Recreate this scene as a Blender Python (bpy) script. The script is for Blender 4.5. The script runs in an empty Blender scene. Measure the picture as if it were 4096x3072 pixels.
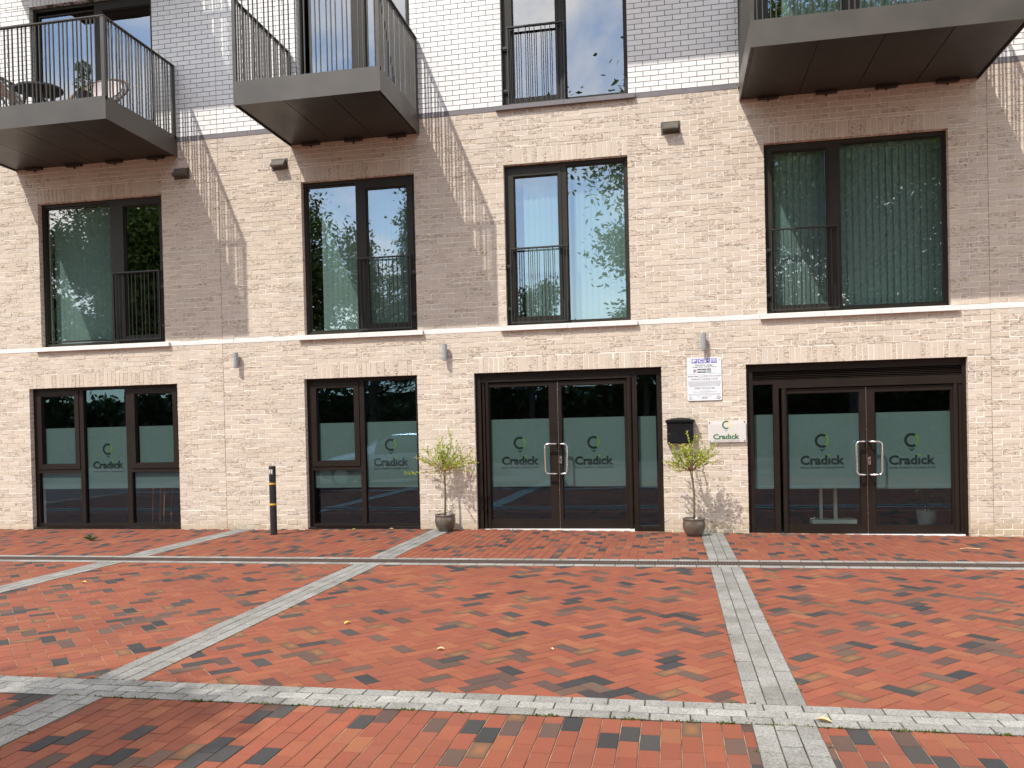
import bpy, math, random
from mathutils import Vector, Matrix, noise
rnd = random.Random(7)
S = bpy.context.scene
COL = S.collection

# ------------------------------------------------------------------ camera
cam = bpy.data.cameras.new('camera')
cam.sensor_width = 36.0
cam.lens = 29.46
cam.shift_y = 0.0509
cam.clip_start = 0.05
cam.clip_end = 2000
camo = bpy.data.objects.new('camera', cam)
COL.objects.link(camo)
yaw, pit, rol = math.radians(10.864), math.radians(-0.578), math.radians(1.331)
Rm = Matrix.Rotation(yaw, 3, 'Z') @ Matrix.Rotation(pit, 3, 'X') @ Matrix.Rotation(rol, 3, 'Y')
right, fwd, up = Rm.col[0], Rm.col[1], Rm.col[2]
M4 = Matrix((( right[0], up[0], -fwd[0], 2.939), (right[1], up[1], -fwd[1], -12.370), (right[2], up[2], -fwd[2], 1.529), (0, 0, 0, 1)))
camo.matrix_world = M4
S.camera = camo
S.view_settings.view_transform = 'Standard'
S.view_settings.look = 'None'
S.view_settings.gamma = 1
S.view_settings.exposure = 0.88

# ------------------------------------------------------------------ sun and sky
SUNV = Vector((1.167, 1.75, -2.944)).normalized()
sun = bpy.data.lights.new('sun', 'SUN')
sun.energy = 3.0
sun.angle = math.radians(0.55)
sun.color = (1.0, 0.955, 0.88)
suno = bpy.data.objects.new('sun', sun)
suno.rotation_euler = SUNV.to_track_quat('-Z', 'Y').to_euler()
suno.location = (-12, -18, 30)
COL.objects.link(suno)
W = bpy.data.worlds.new('World')
S.world = W
W.use_nodes = True
nt = W.node_tree
nt.nodes.clear()
wo = nt.nodes.new('ShaderNodeOutputWorld')
bg = nt.nodes.new('ShaderNodeBackground')
bg.inputs['Strength'].default_value = 0.15
sky = nt.nodes.new('ShaderNodeTexSky')
sky.sky_type = 'NISHITA'
sky.sun_disc = False
sky.air_density = 1.3
sky.dust_density = 0.4
sky.ozone_density = 2.0
sky.sun_elevation = math.radians(54.5)
sky.sun_rotation = math.radians(213.7)
tc = nt.nodes.new('ShaderNodeTexCoord')
mp = nt.nodes.new('ShaderNodeMapping')
mp.inputs['Scale'].default_value = (1.0, 1.0, 1.9)
mp.inputs['Location'].default_value = (3.1, 0.7, 0.35)
nz = nt.nodes.new('ShaderNodeTexNoise')
nz.inputs['Scale'].default_value = 2.3
nz.inputs['Detail'].default_value = 9
nz.inputs['Roughness'].default_value = 0.58
nz.inputs['Distortion'].default_value = 0.35
cr = nt.nodes.new('ShaderNodeValToRGB')
cr.color_ramp.elements[0].position = 0.43
cr.color_ramp.elements[1].position = 0.585
mx = nt.nodes.new('ShaderNodeMix')
mx.data_type = 'RGBA'
mx.inputs['B'].default_value = (9.9, 9.3, 8.6, 1)
L = nt.links.new
L(tc.outputs['Generated'], mp.inputs['Vector'])
L(mp.outputs['Vector'], nz.inputs['Vector'])
L(nz.outputs['Fac'], cr.inputs['Fac'])
L(cr.outputs['Color'], mx.inputs['Factor'])
L(sky.outputs['Color'], mx.inputs['A'])
L(mx.outputs['Result'], bg.inputs['Color'])
L(bg.outputs['Background'], wo.inputs['Surface'])

# ------------------------------------------------------------------ materials
def newmat(name):
    m = bpy.data.materials.new(name)
    m.use_nodes = True
    t = m.node_tree
    b = t.nodes['Principled BSDF']
    return m, t, b

def N(t, typ, **kw):
    n = t.nodes.new(typ)
    for k, v in kw.items():
        if k in n.inputs:
            n.inputs[k].default_value = v
        else:
            setattr(n, k, v)
    return n

def objco(t, scale=(1, 1, 1)):
    c = N(t, 'ShaderNodeTexCoord')
    m = N(t, 'ShaderNodeMapping')
    m.inputs['Scale'].default_value = scale
    t.links.new(c.outputs['Object'], m.inputs['Vector'])
    return m.outputs['Vector']

def mul(t, a, b, fac=1.0, mode='MULTIPLY'):
    n = N(t, 'ShaderNodeMix', data_type='RGBA', blend_type=mode)
    n.inputs['Factor'].default_value = fac
    t.links.new(a, n.inputs['A'])
    if hasattr(b, 'links'):
        t.links.new(b, n.inputs['B'])
    else:
        n.inputs['B'].default_value = b
    return n.outputs['Result']

def ramp(t, src, stops):
    r = N(t, 'ShaderNodeValToRGB')
    e = r.color_ramp.elements
    while len(e) < len(stops):
        e.new(0.5)
    for i, (p, c) in enumerate(stops):
        e[i].position = p
        e[i].color = c if len(c) == 4 else (*c, 1)
    t.links.new(src, r.inputs['Fac'])
    return r.outputs['Color']

def simple(name, col, rough=0.5, metal=0.0, var=0.12, nscale=8.0, bump=0.0, bscale=60.0, spec=0.5, coat=0.0):
    """plain painted or moulded surface with slight blotchy wear"""
    m, t, b = newmat(name)
    v = objco(t)
    n = N(t, 'ShaderNodeTexNoise', Scale=nscale, Detail=6.0)
    t.links.new(v, n.inputs['Vector'])
    c = ramp(t, n.outputs['Fac'], [(0.3, tuple(x * (1 - var) for x in col)), (0.7, tuple(min(1, x * (1 + var)) for x in col))])
    t.links.new(c, b.inputs['Base Color'])
    r = ramp(t, n.outputs['Fac'], [(0.3, (rough * 0.85,) * 3), (0.7, (min(1, rough * 1.15),) * 3)])
    t.links.new(r, b.inputs['Roughness'])
    b.inputs['Metallic'].default_value = metal
    b.inputs['Specular IOR Level'].default_value = spec
    b.inputs['Coat Weight'].default_value = coat
    if bump:
        n2 = N(t, 'ShaderNodeTexNoise', Scale=bscale, Detail=4.0)
        t.links.new(v, n2.inputs['Vector'])
        bp = N(t, 'ShaderNodeBump', Strength=bump, Distance=0.004)
        t.links.new(n2.outputs['Fac'], bp.inputs['Height'])
        t.links.new(bp.outputs['Normal'], b.inputs['Normal'])
    return m

def attr_mat(name, rough, grain, gscale, bump, bscale, bdist, stain=0.0, spec=0.3, crease=0.0):
    """surface whose unit colours (brick by brick) come from the mesh attribute 'tint'"""
    m, t, b = newmat(name)
    a = N(t, 'ShaderNodeAttribute', attribute_name='tint')
    v = objco(t)
    n = N(t, 'ShaderNodeTexNoise', Scale=gscale, Detail=8.0, Roughness=0.65)
    t.links.new(v, n.inputs['Vector'])
    g = ramp(t, n.outputs['Fac'], [(0.25, (1 - grain,) * 3), (0.75, (1 + grain * 0.6,) * 3)])
    c = mul(t, a.outputs['Color'], g)
    if stain:
        n3 = N(t, 'ShaderNodeTexNoise', Scale=0.9, Detail=7.0, Roughness=0.6)
        t.links.new(v, n3.inputs['Vector'])
        s = ramp(t, n3.outputs['Fac'], [(0.3, (1 - stain,) * 3), (0.65, (1.0,) * 3)])
        c = mul(t, c, s)
    if crease:
        sp = N(t, 'ShaderNodeSeparateXYZ')
        t.links.new(v, sp.inputs[0])
        n6 = N(t, 'ShaderNodeTexNoise', Scale=6.0, Detail=5.0)
        t.links.new(v, n6.inputs['Vector'])
        zz = N(t, 'ShaderNodeMath', operation='MULTIPLY_ADD')
        t.links.new(n6.outputs['Fac'], zz.inputs[0]); zz.inputs[1].default_value = 0.35
        t.links.new(sp.outputs['Z'], zz.inputs[2])
        dirt = ramp(t, zz.outputs[0], [(0.12, (0.80, 0.76, 0.64)), (0.36, (1, 1, 1))])
        c = mul(t, c, dirt)
    hsrc = None
    n2 = N(t, 'ShaderNodeTexNoise', Scale=bscale, Detail=6.0, Roughness=0.6)
    t.links.new(v, n2.inputs['Vector'])
    hsrc = n2.outputs['Fac']
    if crease:
        v2 = objco(t, (19.0, 19.0, 52.0))
        n4 = N(t, 'ShaderNodeTexNoise', Scale=1.0, Detail=4.0, Roughness=0.6, Distortion=1.1)
        t.links.new(v2, n4.inputs['Vector'])
        gate = ramp(t, a.outputs['Alpha'], [(0.35, (0, 0, 0)), (0.9, (1, 1, 1))])
        cut = ramp(t, n4.outputs['Fac'], [(0.355, (0, 0, 0)), (0.385, (1, 1, 1)), (0.405, (1, 1, 1)), (0.435, (0, 0, 0))])
        gc = mul(t, gate, cut)
        dark = N(t, 'ShaderNodeMix', data_type='RGBA', blend_type='MULTIPLY')
        t.links.new(gc, dark.inputs['Factor'])
        t.links.new(c, dark.inputs['A'])
        dark.inputs['B'].default_value = (0.45, 0.36, 0.27, 1)
        c = dark.outputs['Result']
        h1 = N(t, 'ShaderNodeMath', operation='MULTIPLY_ADD')
        t.links.new(gate, h1.inputs[0])
        t.links.new(n4.outputs['Fac'], h1.inputs[1])
        t.links.new(n2.outputs['Fac'], h1.inputs[2])
        h2 = N(t, 'ShaderNodeMath', operation='MULTIPLY_ADD')
        t.links.new(gc, h2.inputs[0])
        h2.inputs[1].default_value = -crease
        t.links.new(h1.outputs[0], h2.inputs[2])
        hsrc = h2.outputs[0]
    bp = N(t, 'ShaderNodeBump', Strength=bump, Distance=bdist)
    t.links.new(hsrc, bp.inputs['Height'])
    t.links.new(bp.outputs['Normal'], b.inputs['Normal'])
    t.links.new(c, b.inputs['Base Color'])
    b.inputs['Roughness'].default_value = rough
    b.inputs['Specular IOR Level'].default_value = spec
    return m

def granite(name, base):
    m, t, b = newmat(name)
    a = N(t, 'ShaderNodeAttribute', attribute_name='tint')
    v = objco(t)
    n = N(t, 'ShaderNodeTexNoise', Scale=110.0, Detail=5.0, Roughness=0.75)
    t.links.new(v, n.inputs['Vector'])
    c = ramp(t, n.outputs['Fac'], [(0.34, (0.40,) * 3), (0.5, (0.97,) * 3), (0.66, (1.45,) * 3)])
    n2 = N(t, 'ShaderNodeTexNoise', Scale=2.6, Detail=9.0, Roughness=0.7)
    t.links.new(v, n2.inputs['Vector'])
    s = ramp(t, n2.outputs['Fac'], [(0.32, (0.70, 0.69, 0.65)), (0.6, (1.04,) * 3)])
    c = mul(t, mul(t, a.outputs['Color'], c), s)
    t.links.new(c, b.inputs['Base Color'])
    b.inputs['Roughness'].default_value = 0.75
    bp = N(t, 'ShaderNodeBump', Strength=0.5, Distance=0.002)
    t.links.new(n.outputs['Fac'], bp.inputs['Height'])
    t.links.new(bp.outputs['Normal'], b.inputs['Normal'])
    return m

def glass(name, tint, refl, rtint=(1, 1, 1)):
    """thin pane: clear mix of straight-through light and mirror reflection, more mirror at a slant; faint waviness"""
    m, t, b = newmat(name)
    t.nodes.remove(b)
    out = t.nodes['Material Output']
    tr = N(t, 'ShaderNodeBsdfTransparent', Color=(*tint, 1))
    gl = N(t, 'ShaderNodeBsdfGlossy', Color=(*rtint, 1), Roughness=0.0)
    ge = N(t, 'ShaderNodeNewGeometry')
    dt = N(t, 'ShaderNodeVectorMath', operation='DOT_PRODUCT')
    t.links.new(ge.outputs['Incoming'], dt.inputs[0])
    t.links.new(ge.outputs['Normal'], dt.inputs[1])
    ab = N(t, 'ShaderNodeMath', operation='ABSOLUTE')
    t.links.new(dt.outputs['Value'], ab.inputs[0])
    om = N(t, 'ShaderNodeMath', operation='SUBTRACT')
    om.inputs[0].default_value = 1.0
    t.links.new(ab.outputs[0], om.inputs[1])
    pw = N(t, 'ShaderNodeMath', operation='POWER')
    t.links.new(om.outputs[0], pw.inputs[0])
    pw.inputs[1].default_value = 5.0
    mr = N(t, 'ShaderNodeMapRange')
    mr.inputs['To Min'].default_value = refl
    mr.inputs['To Max'].default_value = 1.0
    t.links.new(pw.outputs[0], mr.inputs['Value'])
    v = objco(t)
    n = N(t, 'ShaderNodeTexNoise', Scale=1.7, Detail=1.0)
    t.links.new(v, n.inputs['Vector'])
    bp = N(t, 'ShaderNodeBump', Strength=0.05, Distance=0.02)
    t.links.new(n.outputs['Fac'], bp.inputs['Height'])
    t.links.new(bp.outputs['Normal'], gl.inputs['Normal'])
    ms = N(t, 'ShaderNodeMixShader')
    t.links.new(mr.outputs['Result'], ms.inputs['Fac'])
    t.links.new(tr.outputs['BSDF'], ms.inputs[1])
    t.links.new(gl.outputs['BSDF'], ms.inputs[2])
    t.links.new(ms.outputs['Shader'], out.inputs['Surface'])
    return m

def leafmat(name, stops, trans=0.35, rough=0.5):
    m, t, b = newmat(name)
    g = N(t, 'ShaderNodeNewGeometry')
    c = ramp(t, g.outputs['Random Per Island'], stops)
    t.links.new(c, b.inputs['Base Color'])
    b.inputs['Roughness'].default_value = rough
    b.inputs['Specular IOR Level'].default_value = 0.3
    tl = N(t, 'ShaderNodeBsdfTranslucent')
    t.links.new(mul(t, c, (1.1, 1.25, 0.6, 1)), tl.inputs['Color'])
    ms = N(t, 'ShaderNodeMixShader', Fac=trans)
    t.links.new(b.outputs['BSDF'], ms.inputs[1])
    t.links.new(tl.outputs['BSDF'], ms.inputs[2])
    t.links.new(ms.outputs['Shader'], t.nodes['Material Output'].inputs['Surface'])
    return m

M = {}
M['cream'] = attr_mat('cream_brick', 0.9, 0.10, 55, 0.7, 45, 0.005, stain=0.06, spec=0.15, crease=1.0)
M['white'] = attr_mat('white_brick', 0.6, 0.05, 30, 0.25, 40, 0.003, stain=0.05, spec=0.3)
M['mortar_pale'] = simple('pale_mortar', (0.80, 0.75, 0.67), 0.95, bump=0.4, bscale=120, spec=0.1)
M['mortar_grey'] = simple('grey_mortar', (0.17, 0.165, 0.16), 0.95, bump=0.3, bscale=120, spec=0.1)
M['joint'] = simple('brown_sealant', (0.26, 0.19, 0.12), 0.8)
M['paver'] = attr_mat('clay_paver', 0.85, 0.16, 70, 0.4, 160, 0.0025, stain=0.15, spec=0.2)
M['sand'] = simple('joint_sand', (0.25, 0.18, 0.13), 0.95, var=0.7, nscale=7, bump=0.4, spec=0.1)
M['granite'] = granite('granite_sett', (0.4, 0.4, 0.38))
M['granite_bed'] = simple('granite_joint', (0.06, 0.055, 0.042), 0.95, var=0.6, nscale=9, spec=0.1)
M['iron'] = simple('rusty_cast_iron', (0.066, 0.041, 0.032), 0.8, 0.0, var=0.35, nscale=30, bump=0.4)
M['black'] = simple('dark_void', (0.008, 0.007, 0.007), 0.9)
M['white_stone'] = simple('white_stone_band', (0.67, 0.65, 0.63), 0.7, var=0.06, nscale=5)
M['dark_stone'] = simple('slate_grey_band', (0.16, 0.145, 0.15), 0.7, var=0.15, nscale=5)
M['frame'] = simple('bronze_grey_aluminium', (0.027, 0.023, 0.017), 0.48, 0.0, var=0.1, nscale=3, spec=0.25)
M['door'] = simple('dark_brown_aluminium', (0.016, 0.0105, 0.0078), 0.5, 0.0, var=0.1, nscale=3, spec=0.18)
M['rail'] = simple('bronze_rail_paint', (0.058, 0.050, 0.040), 0.4, 0.1, var=0.1, nscale=4)
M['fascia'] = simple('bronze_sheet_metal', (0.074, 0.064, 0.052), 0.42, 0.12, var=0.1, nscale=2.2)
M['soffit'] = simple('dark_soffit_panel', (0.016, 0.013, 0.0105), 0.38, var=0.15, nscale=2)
M['guard'] = simple('dark_guard_paint', (0.026, 0.023, 0.019), 0.45)
M['steel'] = simple('brushed_steel', (0.62, 0.60, 0.57), 0.25, 1.0, var=0.06, nscale=40)
M['glass_up'] = glass('upper_window_glass', (0.54, 0.655, 0.635), 0.26, (0.92, 0.95, 1.0))
M['glass_low'] = glass('shopfront_glass', (0.72, 0.82, 0.80), 0.13, (0.44, 0.72, 1.0))
M['film'] = simple('frosted_vinyl', (0.102, 0.134, 0.127), 0.7, var=0.04, nscale=2)
M['vinyl_dark'] = simple('dark_green_vinyl', (0.0015, 0.010, 0.006), 0.6)
M['vinyl_lime'] = simple('lime_vinyl', (0.13, 0.24, 0.02), 0.6)
M['vinyl_grey'] = simple('grey_green_vinyl', (0.02, 0.05, 0.042), 0.6)
M['blind'] = simple('pale_blind_fabric', (0.52, 0.57, 0.54), 0.85, var=0.05, nscale=30)
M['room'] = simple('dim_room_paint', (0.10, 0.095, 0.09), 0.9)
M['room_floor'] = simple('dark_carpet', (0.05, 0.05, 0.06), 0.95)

# ------------------------------------------------------------------ mesh builder
class MB:
    def __init__(s):
        s.v, s.f, s.m, s.c, s.vc = [], [], [], [], []
    def face(s, idx, mi=0, col=None):
        s.f.append(idx); s.m.append(mi); s.c.append(col or (1, 1, 1))
    def poly(s, pts, mi=0, col=None):
        b = len(s.v)
        s.v += [tuple(p) for p in pts]
        s.face(tuple(range(b, b + len(pts))), mi, col)
    def box(s, x0, x1, y0, y1, z0, z1, mi=0, col=None, jit=0.0):
        b = len(s.v)
        p = [(x0, y0, z0), (x1, y0, z0), (x1, y1, z0), (x0, y1, z0), (x0, y0, z1), (x1, y0, z1), (x1, y1, z1), (x0, y1, z1)]
        if jit:
            p = [(x + rnd.uniform(-jit, jit), y + rnd.uniform(-jit, jit), z + rnd.uniform(-jit, jit)) for x, y, z in p]
        s.v += p
        for q in ((0, 1, 5, 4), (1, 2, 6, 5), (2, 3, 7, 6), (3, 0, 4, 7), (4, 5, 6, 7), (3, 2, 1, 0)):
            s.face(tuple(b + i for i in q), mi, col)
    def ring(s, x0, x1, z0, z1, y0, y1, w, mi=0, bot=None, top=None, left=None, right=None):
        """rectangular frame: four bars butted end to end"""
        wb = w if bot is None else bot; wt = w if top is None else top
        wl = w if left is None else left; wr = w if right is None else right
        s.box(x0, x0 + wl, y0, y1, z0, z1, mi); s.box(x1 - wr, x1, y0, y1, z0, z1, mi)
        s.box(x0 + wl, x1 - wr, y0, y1, z0, z0 + wb, mi); s.box(x0 + wl, x1 - wr, y0, y1, z1 - wt, z1, mi)
    def tube(s, pts, rad, n=8, mi=0, cap=True, col=None):
        pts = [Vector(p) for p in pts]
        if not hasattr(rad, '__len__'):
            rad = [rad] * len(pts)
        rings = []
        prev = None
        for i, p in enumerate(pts):
            d = (pts[min(i + 1, len(pts) - 1)] - pts[max(i - 1, 0)])
            d = d.normalized() if d.length > 1e-9 else Vector((0, 0, 1))
            a = prev if prev is not None else (Vector((1, 0, 0)) if abs(d.x) < 0.9 else Vector((0, 1, 0)))
            u = (a - d * a.dot(d)).normalized()
            prev = u
            w = d.cross(u)
            b = len(s.v)
            for k in range(n):
                an = 2 * math.pi * k / n
                s.v.append(tuple(p + (u * math.cos(an) + w * math.sin(an)) * rad[i]))
            rings.append(b)
        for i in range(len(rings) - 1):
            for k in range(n):
                s.face((rings[i] + k, rings[i] + (k + 1) % n, rings[i + 1] + (k + 1) % n, rings[i + 1] + k), mi, col)
        if cap:
            s.face(tuple(rings[0] + k for k in reversed(range(n))), mi, col)
            s.face(tuple(rings[-1] + k for k in range(n)), mi, col)
    def lathe(s, prof, c, n=32, mi=0):
        rings = []
        for r, z in prof:
            b = len(s.v)
            for k in range(n):
                an = 2 * math.pi * k / n
                s.v.append((c[0] + r * math.cos(an), c[1] + r * math.sin(an), c[2] + z))
            rings.append(b)
        for i in range(len(rings) - 1):
            for k in range(n):
                s.face((rings[i] + k, rings[i] + (k + 1) % n, rings[i + 1] + (k + 1) % n, rings[i + 1] + k), mi)
        s.face(tuple(rings[0] + k for k in reversed(range(n))), mi)
        s.face(tuple(rings[-1] + k for k in range(n)), mi)
    def build(s, name, mats, parent=None, smooth=False, tint=False, vtint=False, bevel=0.0):
        me = bpy.data.meshes.new(name)
        me.from_pydata(s.v, [], s.f)
        if not isinstance(mats, (list, tuple)):
            mats = [mats]
        for m in mats:
            me.materials.append(m)
        if len(mats) > 1:
            me.polygons.foreach_set('material_index', s.m)
        if tint:
            a = me.attributes.new('tint', 'FLOAT_COLOR', 'FACE')
            flat = []
            for c in s.c:
                flat += [c[0], c[1], c[2], c[3] if len(c) > 3 else 1.0]
            a.data.foreach_set('color', flat)
        if vtint:
            a = me.attributes.new('tint', 'FLOAT_COLOR', 'POINT')
            flat = []
            for c in s.vc:
                flat += [c[0], c[1], c[2], 1.0]
            a.data.foreach_set('color', flat)
        if smooth:
            me.polygons.foreach_set('use_smooth', [True] * len(me.polygons))
        me.update()
        o = bpy.data.objects.new(name, me)
        COL.objects.link(o)
        if parent is not None:
            o.parent = parent
            o.matrix_parent_inverse = parent_inv(parent)
        if bevel:
            b = o.modifiers.new('bevel', 'BEVEL')
            b.width = bevel
            b.segments = 2
            b.limit_method = 'ANGLE'
        return o

def world_loc(o):
    l = Vector(o.location)
    p = o.parent
    while p is not None:
        l = l + Vector(p.location)
        p = p.parent
    return l

def parent_inv(p):
    """geometry is written in world metres; undo the parent's own place"""
    return Matrix.Translation(-PLACE.get(p.name, Vector((0, 0, 0))))

PLACE = {}
def thing(name, label, cat, loc=(0, 0, 0), group=None):
    o = bpy.data.objects.new(name, None)
    o.empty_display_size = 0.2
    o.location = loc
    COL.objects.link(o)
    PLACE[o.name] = Vector(loc)
    return tag(o, label, cat, group)
def tag(o, label, cat, group=None):
    o['label'] = label; o['category'] = cat
    if group:
        o['group'] = group
    return o
def struct(o, kind='structure'):
    o['kind'] = kind
    return o

def textmesh(mb, s, x, y, z, h=None, w=None, mi=0, bold=0.0, align='L', skip=None):
    """lettering facing -Y; cap height h or total width w in metres; baseline at z, starts at x (or centred)"""
    cu = bpy.data.curves.new('t', 'FONT')
    cu.body = s
    cu.size = 1.0
    cu.offset = bold
    cu.resolution_u = 3
    ob = bpy.data.objects.new('t', cu)
    COL.objects.link(ob)
    dg = bpy.context.evaluated_depsgraph_get()
    me = bpy.data.meshes.new_from_object(ob.evaluated_get(dg))
    xs = [v.co.x for v in me.vertices]; ys = [v.co.y for v in me.vertices]
    if xs:
        x0, x1 = min(xs), max(xs)
        cap = 0.73
        sx = sy = None
        if h: sy = h / cap
        if w: sx = w / (x1 - x0)
        sx = sx or sy; sy = sy or sx
        off = x - (x0 + x1) / 2 * sx if align == 'C' else x - x0 * sx
        b = len(mb.v)
        mb.v += [(off + v.co.x * sx, y, z + v.co.y * sy) for v in me.vertices]
        for p in me.polygons:
            mb.face(tuple(b + i for i in p.vertices), mi)
    bpy.data.objects.remove(ob)
    bpy.data.curves.remove(cu)
    bpy.data.meshes.remove(me)

# ------------------------------------------------------------------ ground
def gz(x, y):
    """the strip in front of the shopfronts dips a few centimetres towards the right"""
    return -0.014 * max(0.0, x) * min(1.0, max(0.0, 1 + y / 2.75))

g = MB()
g.poly([(-400, -400, -0.2), (400, -400, -0.2), (400, 60, -0.2), (-400, 60, -0.2)])
mg, tg, bgp = newmat('distant_paving')
vv = objco(tg)
bk = N(tg, 'ShaderNodeTexBrick', Scale=1.0)
bk.inputs['Color1'].default_value = (0.16, 0.065, 0.045, 1); bk.inputs['Color2'].default_value = (0.10, 0.055, 0.042, 1)
bk.inputs['Mortar'].default_value = (0.12, 0.09, 0.07, 1)
bk.inputs['Brick Width'].default_value = 0.2; bk.inputs['Row Height'].default_value = 0.1; bk.inputs['Mortar Size'].default_value = 0.004
tg.links.new(vv, bk.inputs['Vector'])
tg.links.new(bk.outputs['Color'], bgp.inputs['Base Color'])
bgp.inputs['Roughness'].default_value = 0.9
struct(g.build('ground', mg))

PAL = {'red': [(0.210, 0.065, 0.038), (0.220, 0.069, 0.039), (0.202, 0.062, 0.037), (0.226, 0.075, 0.041), (0.205, 0.067, 0.041)],
       'brown': [(0.095, 0.058, 0.045), (0.11, 0.066, 0.050), (0.085, 0.052, 0.043)],
       'dark': [(0.046, 0.042, 0.041), (0.055, 0.048, 0.045), (0.038, 0.036, 0.037)],
       'flame': [(0.11, 0.065, 0.042)], 'orange': [(0.235, 0.086, 0.045)]}
def pick(pb, pd, pf):
    r = rnd.random()
    k = 'brown' if r < pb else 'dark' if r < pb + pd else 'flame' if r < pb + pd + pf else 'orange' if r < pb + pd + pf + 0.06 else 'red'
    c = rnd.choice(PAL[k])
    j = rnd.uniform(0.94, 1.06)
    c = tuple(x * j for x in c)
    cc = (0.23, 0.105, 0.045) if k == 'flame' else tuple(x * rnd.uniform(0.96, 1.08) for x in c)
    return c, cc
def paver(mb, cx, cy, lx, ly, ang, col, cc, gap=0.0032, slope=True):
    ca, sa = math.cos(ang), math.sin(ang)
    dz = rnd.uniform(-0.0012, 0.0012)
    tx, ty = rnd.uniform(-0.004, 0.004), rnd.uniform(-0.004, 0.004)
    b = len(mb.v)
    def put(px, py, z, c):
        x, y = cx + px * ca - py * sa, cy + px * sa + py * ca
        mb.v.append((x, y, z + dz + px * tx + py * ty + gz(x, y)))
        mb.vc.append(c)
    hx, hy = lx / 2 - gap / 2, ly / 2 - gap / 2
    ix, iy = hx - 0.003, hy - 0.003
    e = tuple(x * 0.85 for x in col)
    for sx, sy in ((-1, -1), (1, -1), (1, 1), (-1, 1)):
        put(sx * ix + rnd.uniform(-.001, .001), sy * iy + rnd.uniform(-.001, .001), 0, col)
    put(rnd.uniform(-.02, .02), rnd.uniform(-.01, .01), 0, cc)
    for sx, sy in ((-1, -1), (1, -1), (1, 1), (-1, 1)):
        put(sx * hx, sy * hy, -0.0035, e)
    for sx, sy in ((-1, -1), (1, -1), (1, 1), (-1, 1)):
        put(sx * hx, sy * hy, -0.04, e)
    for k in range(4):
        k2 = (k + 1) % 4
        mb.face((b + k, b + k2, b + 4))
        mb.face((b + 5 + k, b + 5 + k2, b + k2, b + k))
        mb.face((b + 9 + k, b + 9 + k2, b + 5 + k2, b + 5 + k))
# bands of granite and where they run (metres on the ground)
DR_A, DR_B = -2.79, -3.28
NR_A, NR_B = -7.69, -8.005
def bed(mb, x0, x1, y0, y1, n):
    for i in range(n):
        xa, xb = x0 + (x1 - x0) * i / n, x0 + (x1 - x0) * (i + 1) / n
        for j in range(4):
            ya, yb = y0 + (y1 - y0) * j / 4, y0 + (y1 - y0) * (j + 1) / 4
            mb.poly([(xx, yy, -0.0045 + gz(xx, yy)) for xx, yy in ((xa, ya), (xb, ya), (xb, yb), (xa, yb))], 1)
def bed_vc(mb):
    while len(mb.vc) < len(mb.v):
        mb.vc.append((0.2, 0.15, 0.1))
# strip beside the building: columns of pavers running away from the wall
mb = MB()
bed(mb, -12, 11, DR_A, 0.12, 24); bed_vc(mb)
x = -12.0; k = 0
while x < 11:
    y = 0.06 - (0.1 if k % 2 else 0.0)
    while y > DR_A - 0.05:
        c, cc = pick(0.10, 0.09, 0.01)
        paver(mb, x + 0.05, y - 0.1, 0.1, 0.2, 0, c, cc)
        y -= 0.2
    x += 0.1; k += 1
struct(mb.build('shopfront_paving', [M['paver'], M['sand']], vtint=True))
# field between drain and near band: 45 degree herringbone
mb = MB()
bed(mb, -12, 11, NR_A - 0.02, DR_B + 0.02, 24); bed_vc(mb)
c45 = math.cos(math.pi / 4)
def field(u, v):
    return (u * c45 - v * c45 + 0.03, u * c45 + v * c45 - 5.4)
def inside(x, y):
    return -11.6 < x < 10.6 and NR_A - 0.06 < y < DR_B + 0.06
R_ = 260
for i in range(-R_, R_):
    for j in range(-R_, R_):
        u0, v0 = i * 0.1, j * 0.1
        t_ = (i - j) % 4
        # cell (i,j): 0 -> left half of a horizontal paver, 3 -> lower half of a vertical paver
        if t_ == 0:
            cu_, cv_, lx, ly = u0 + 0.1, v0 + 0.05, 0.2, 0.1
        elif t_ == 3:
            cu_, cv_, lx, ly = u0 + 0.05, v0 + 0.1, 0.1, 0.2
        else:
            continue
        X, Y = field(cu_, cv_)
        if inside(X, Y):
            c, cc = pick(0.12, 0.075, 0.035)
            paver(mb, X, Y, lx, ly, math.pi / 4, c, cc)
struct(mb.build('herringbone_paving', [M['paver'], M['sand']], vtint=True))
# nearest field: columns again
mb = MB()
bed(mb, -12, 11, -11.4, NR_B + 0.02, 24); bed_vc(mb)
x = -11.95; k = 0
while x < 11:
    y = NR_B + 0.10 - (0.1 if k % 2 else 0.0)
    while y > -11.3:
        c, cc = pick(0.14, 0.105, 0.03)
        paver(mb, x + 0.05, y - 0.1, 0.1, 0.2, 0, c, cc)
        y -= 0.2
    x += 0.1; k += 1
struct(mb.build('near_paving', [M['paver'], M['sand']], vtint=True))
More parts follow.
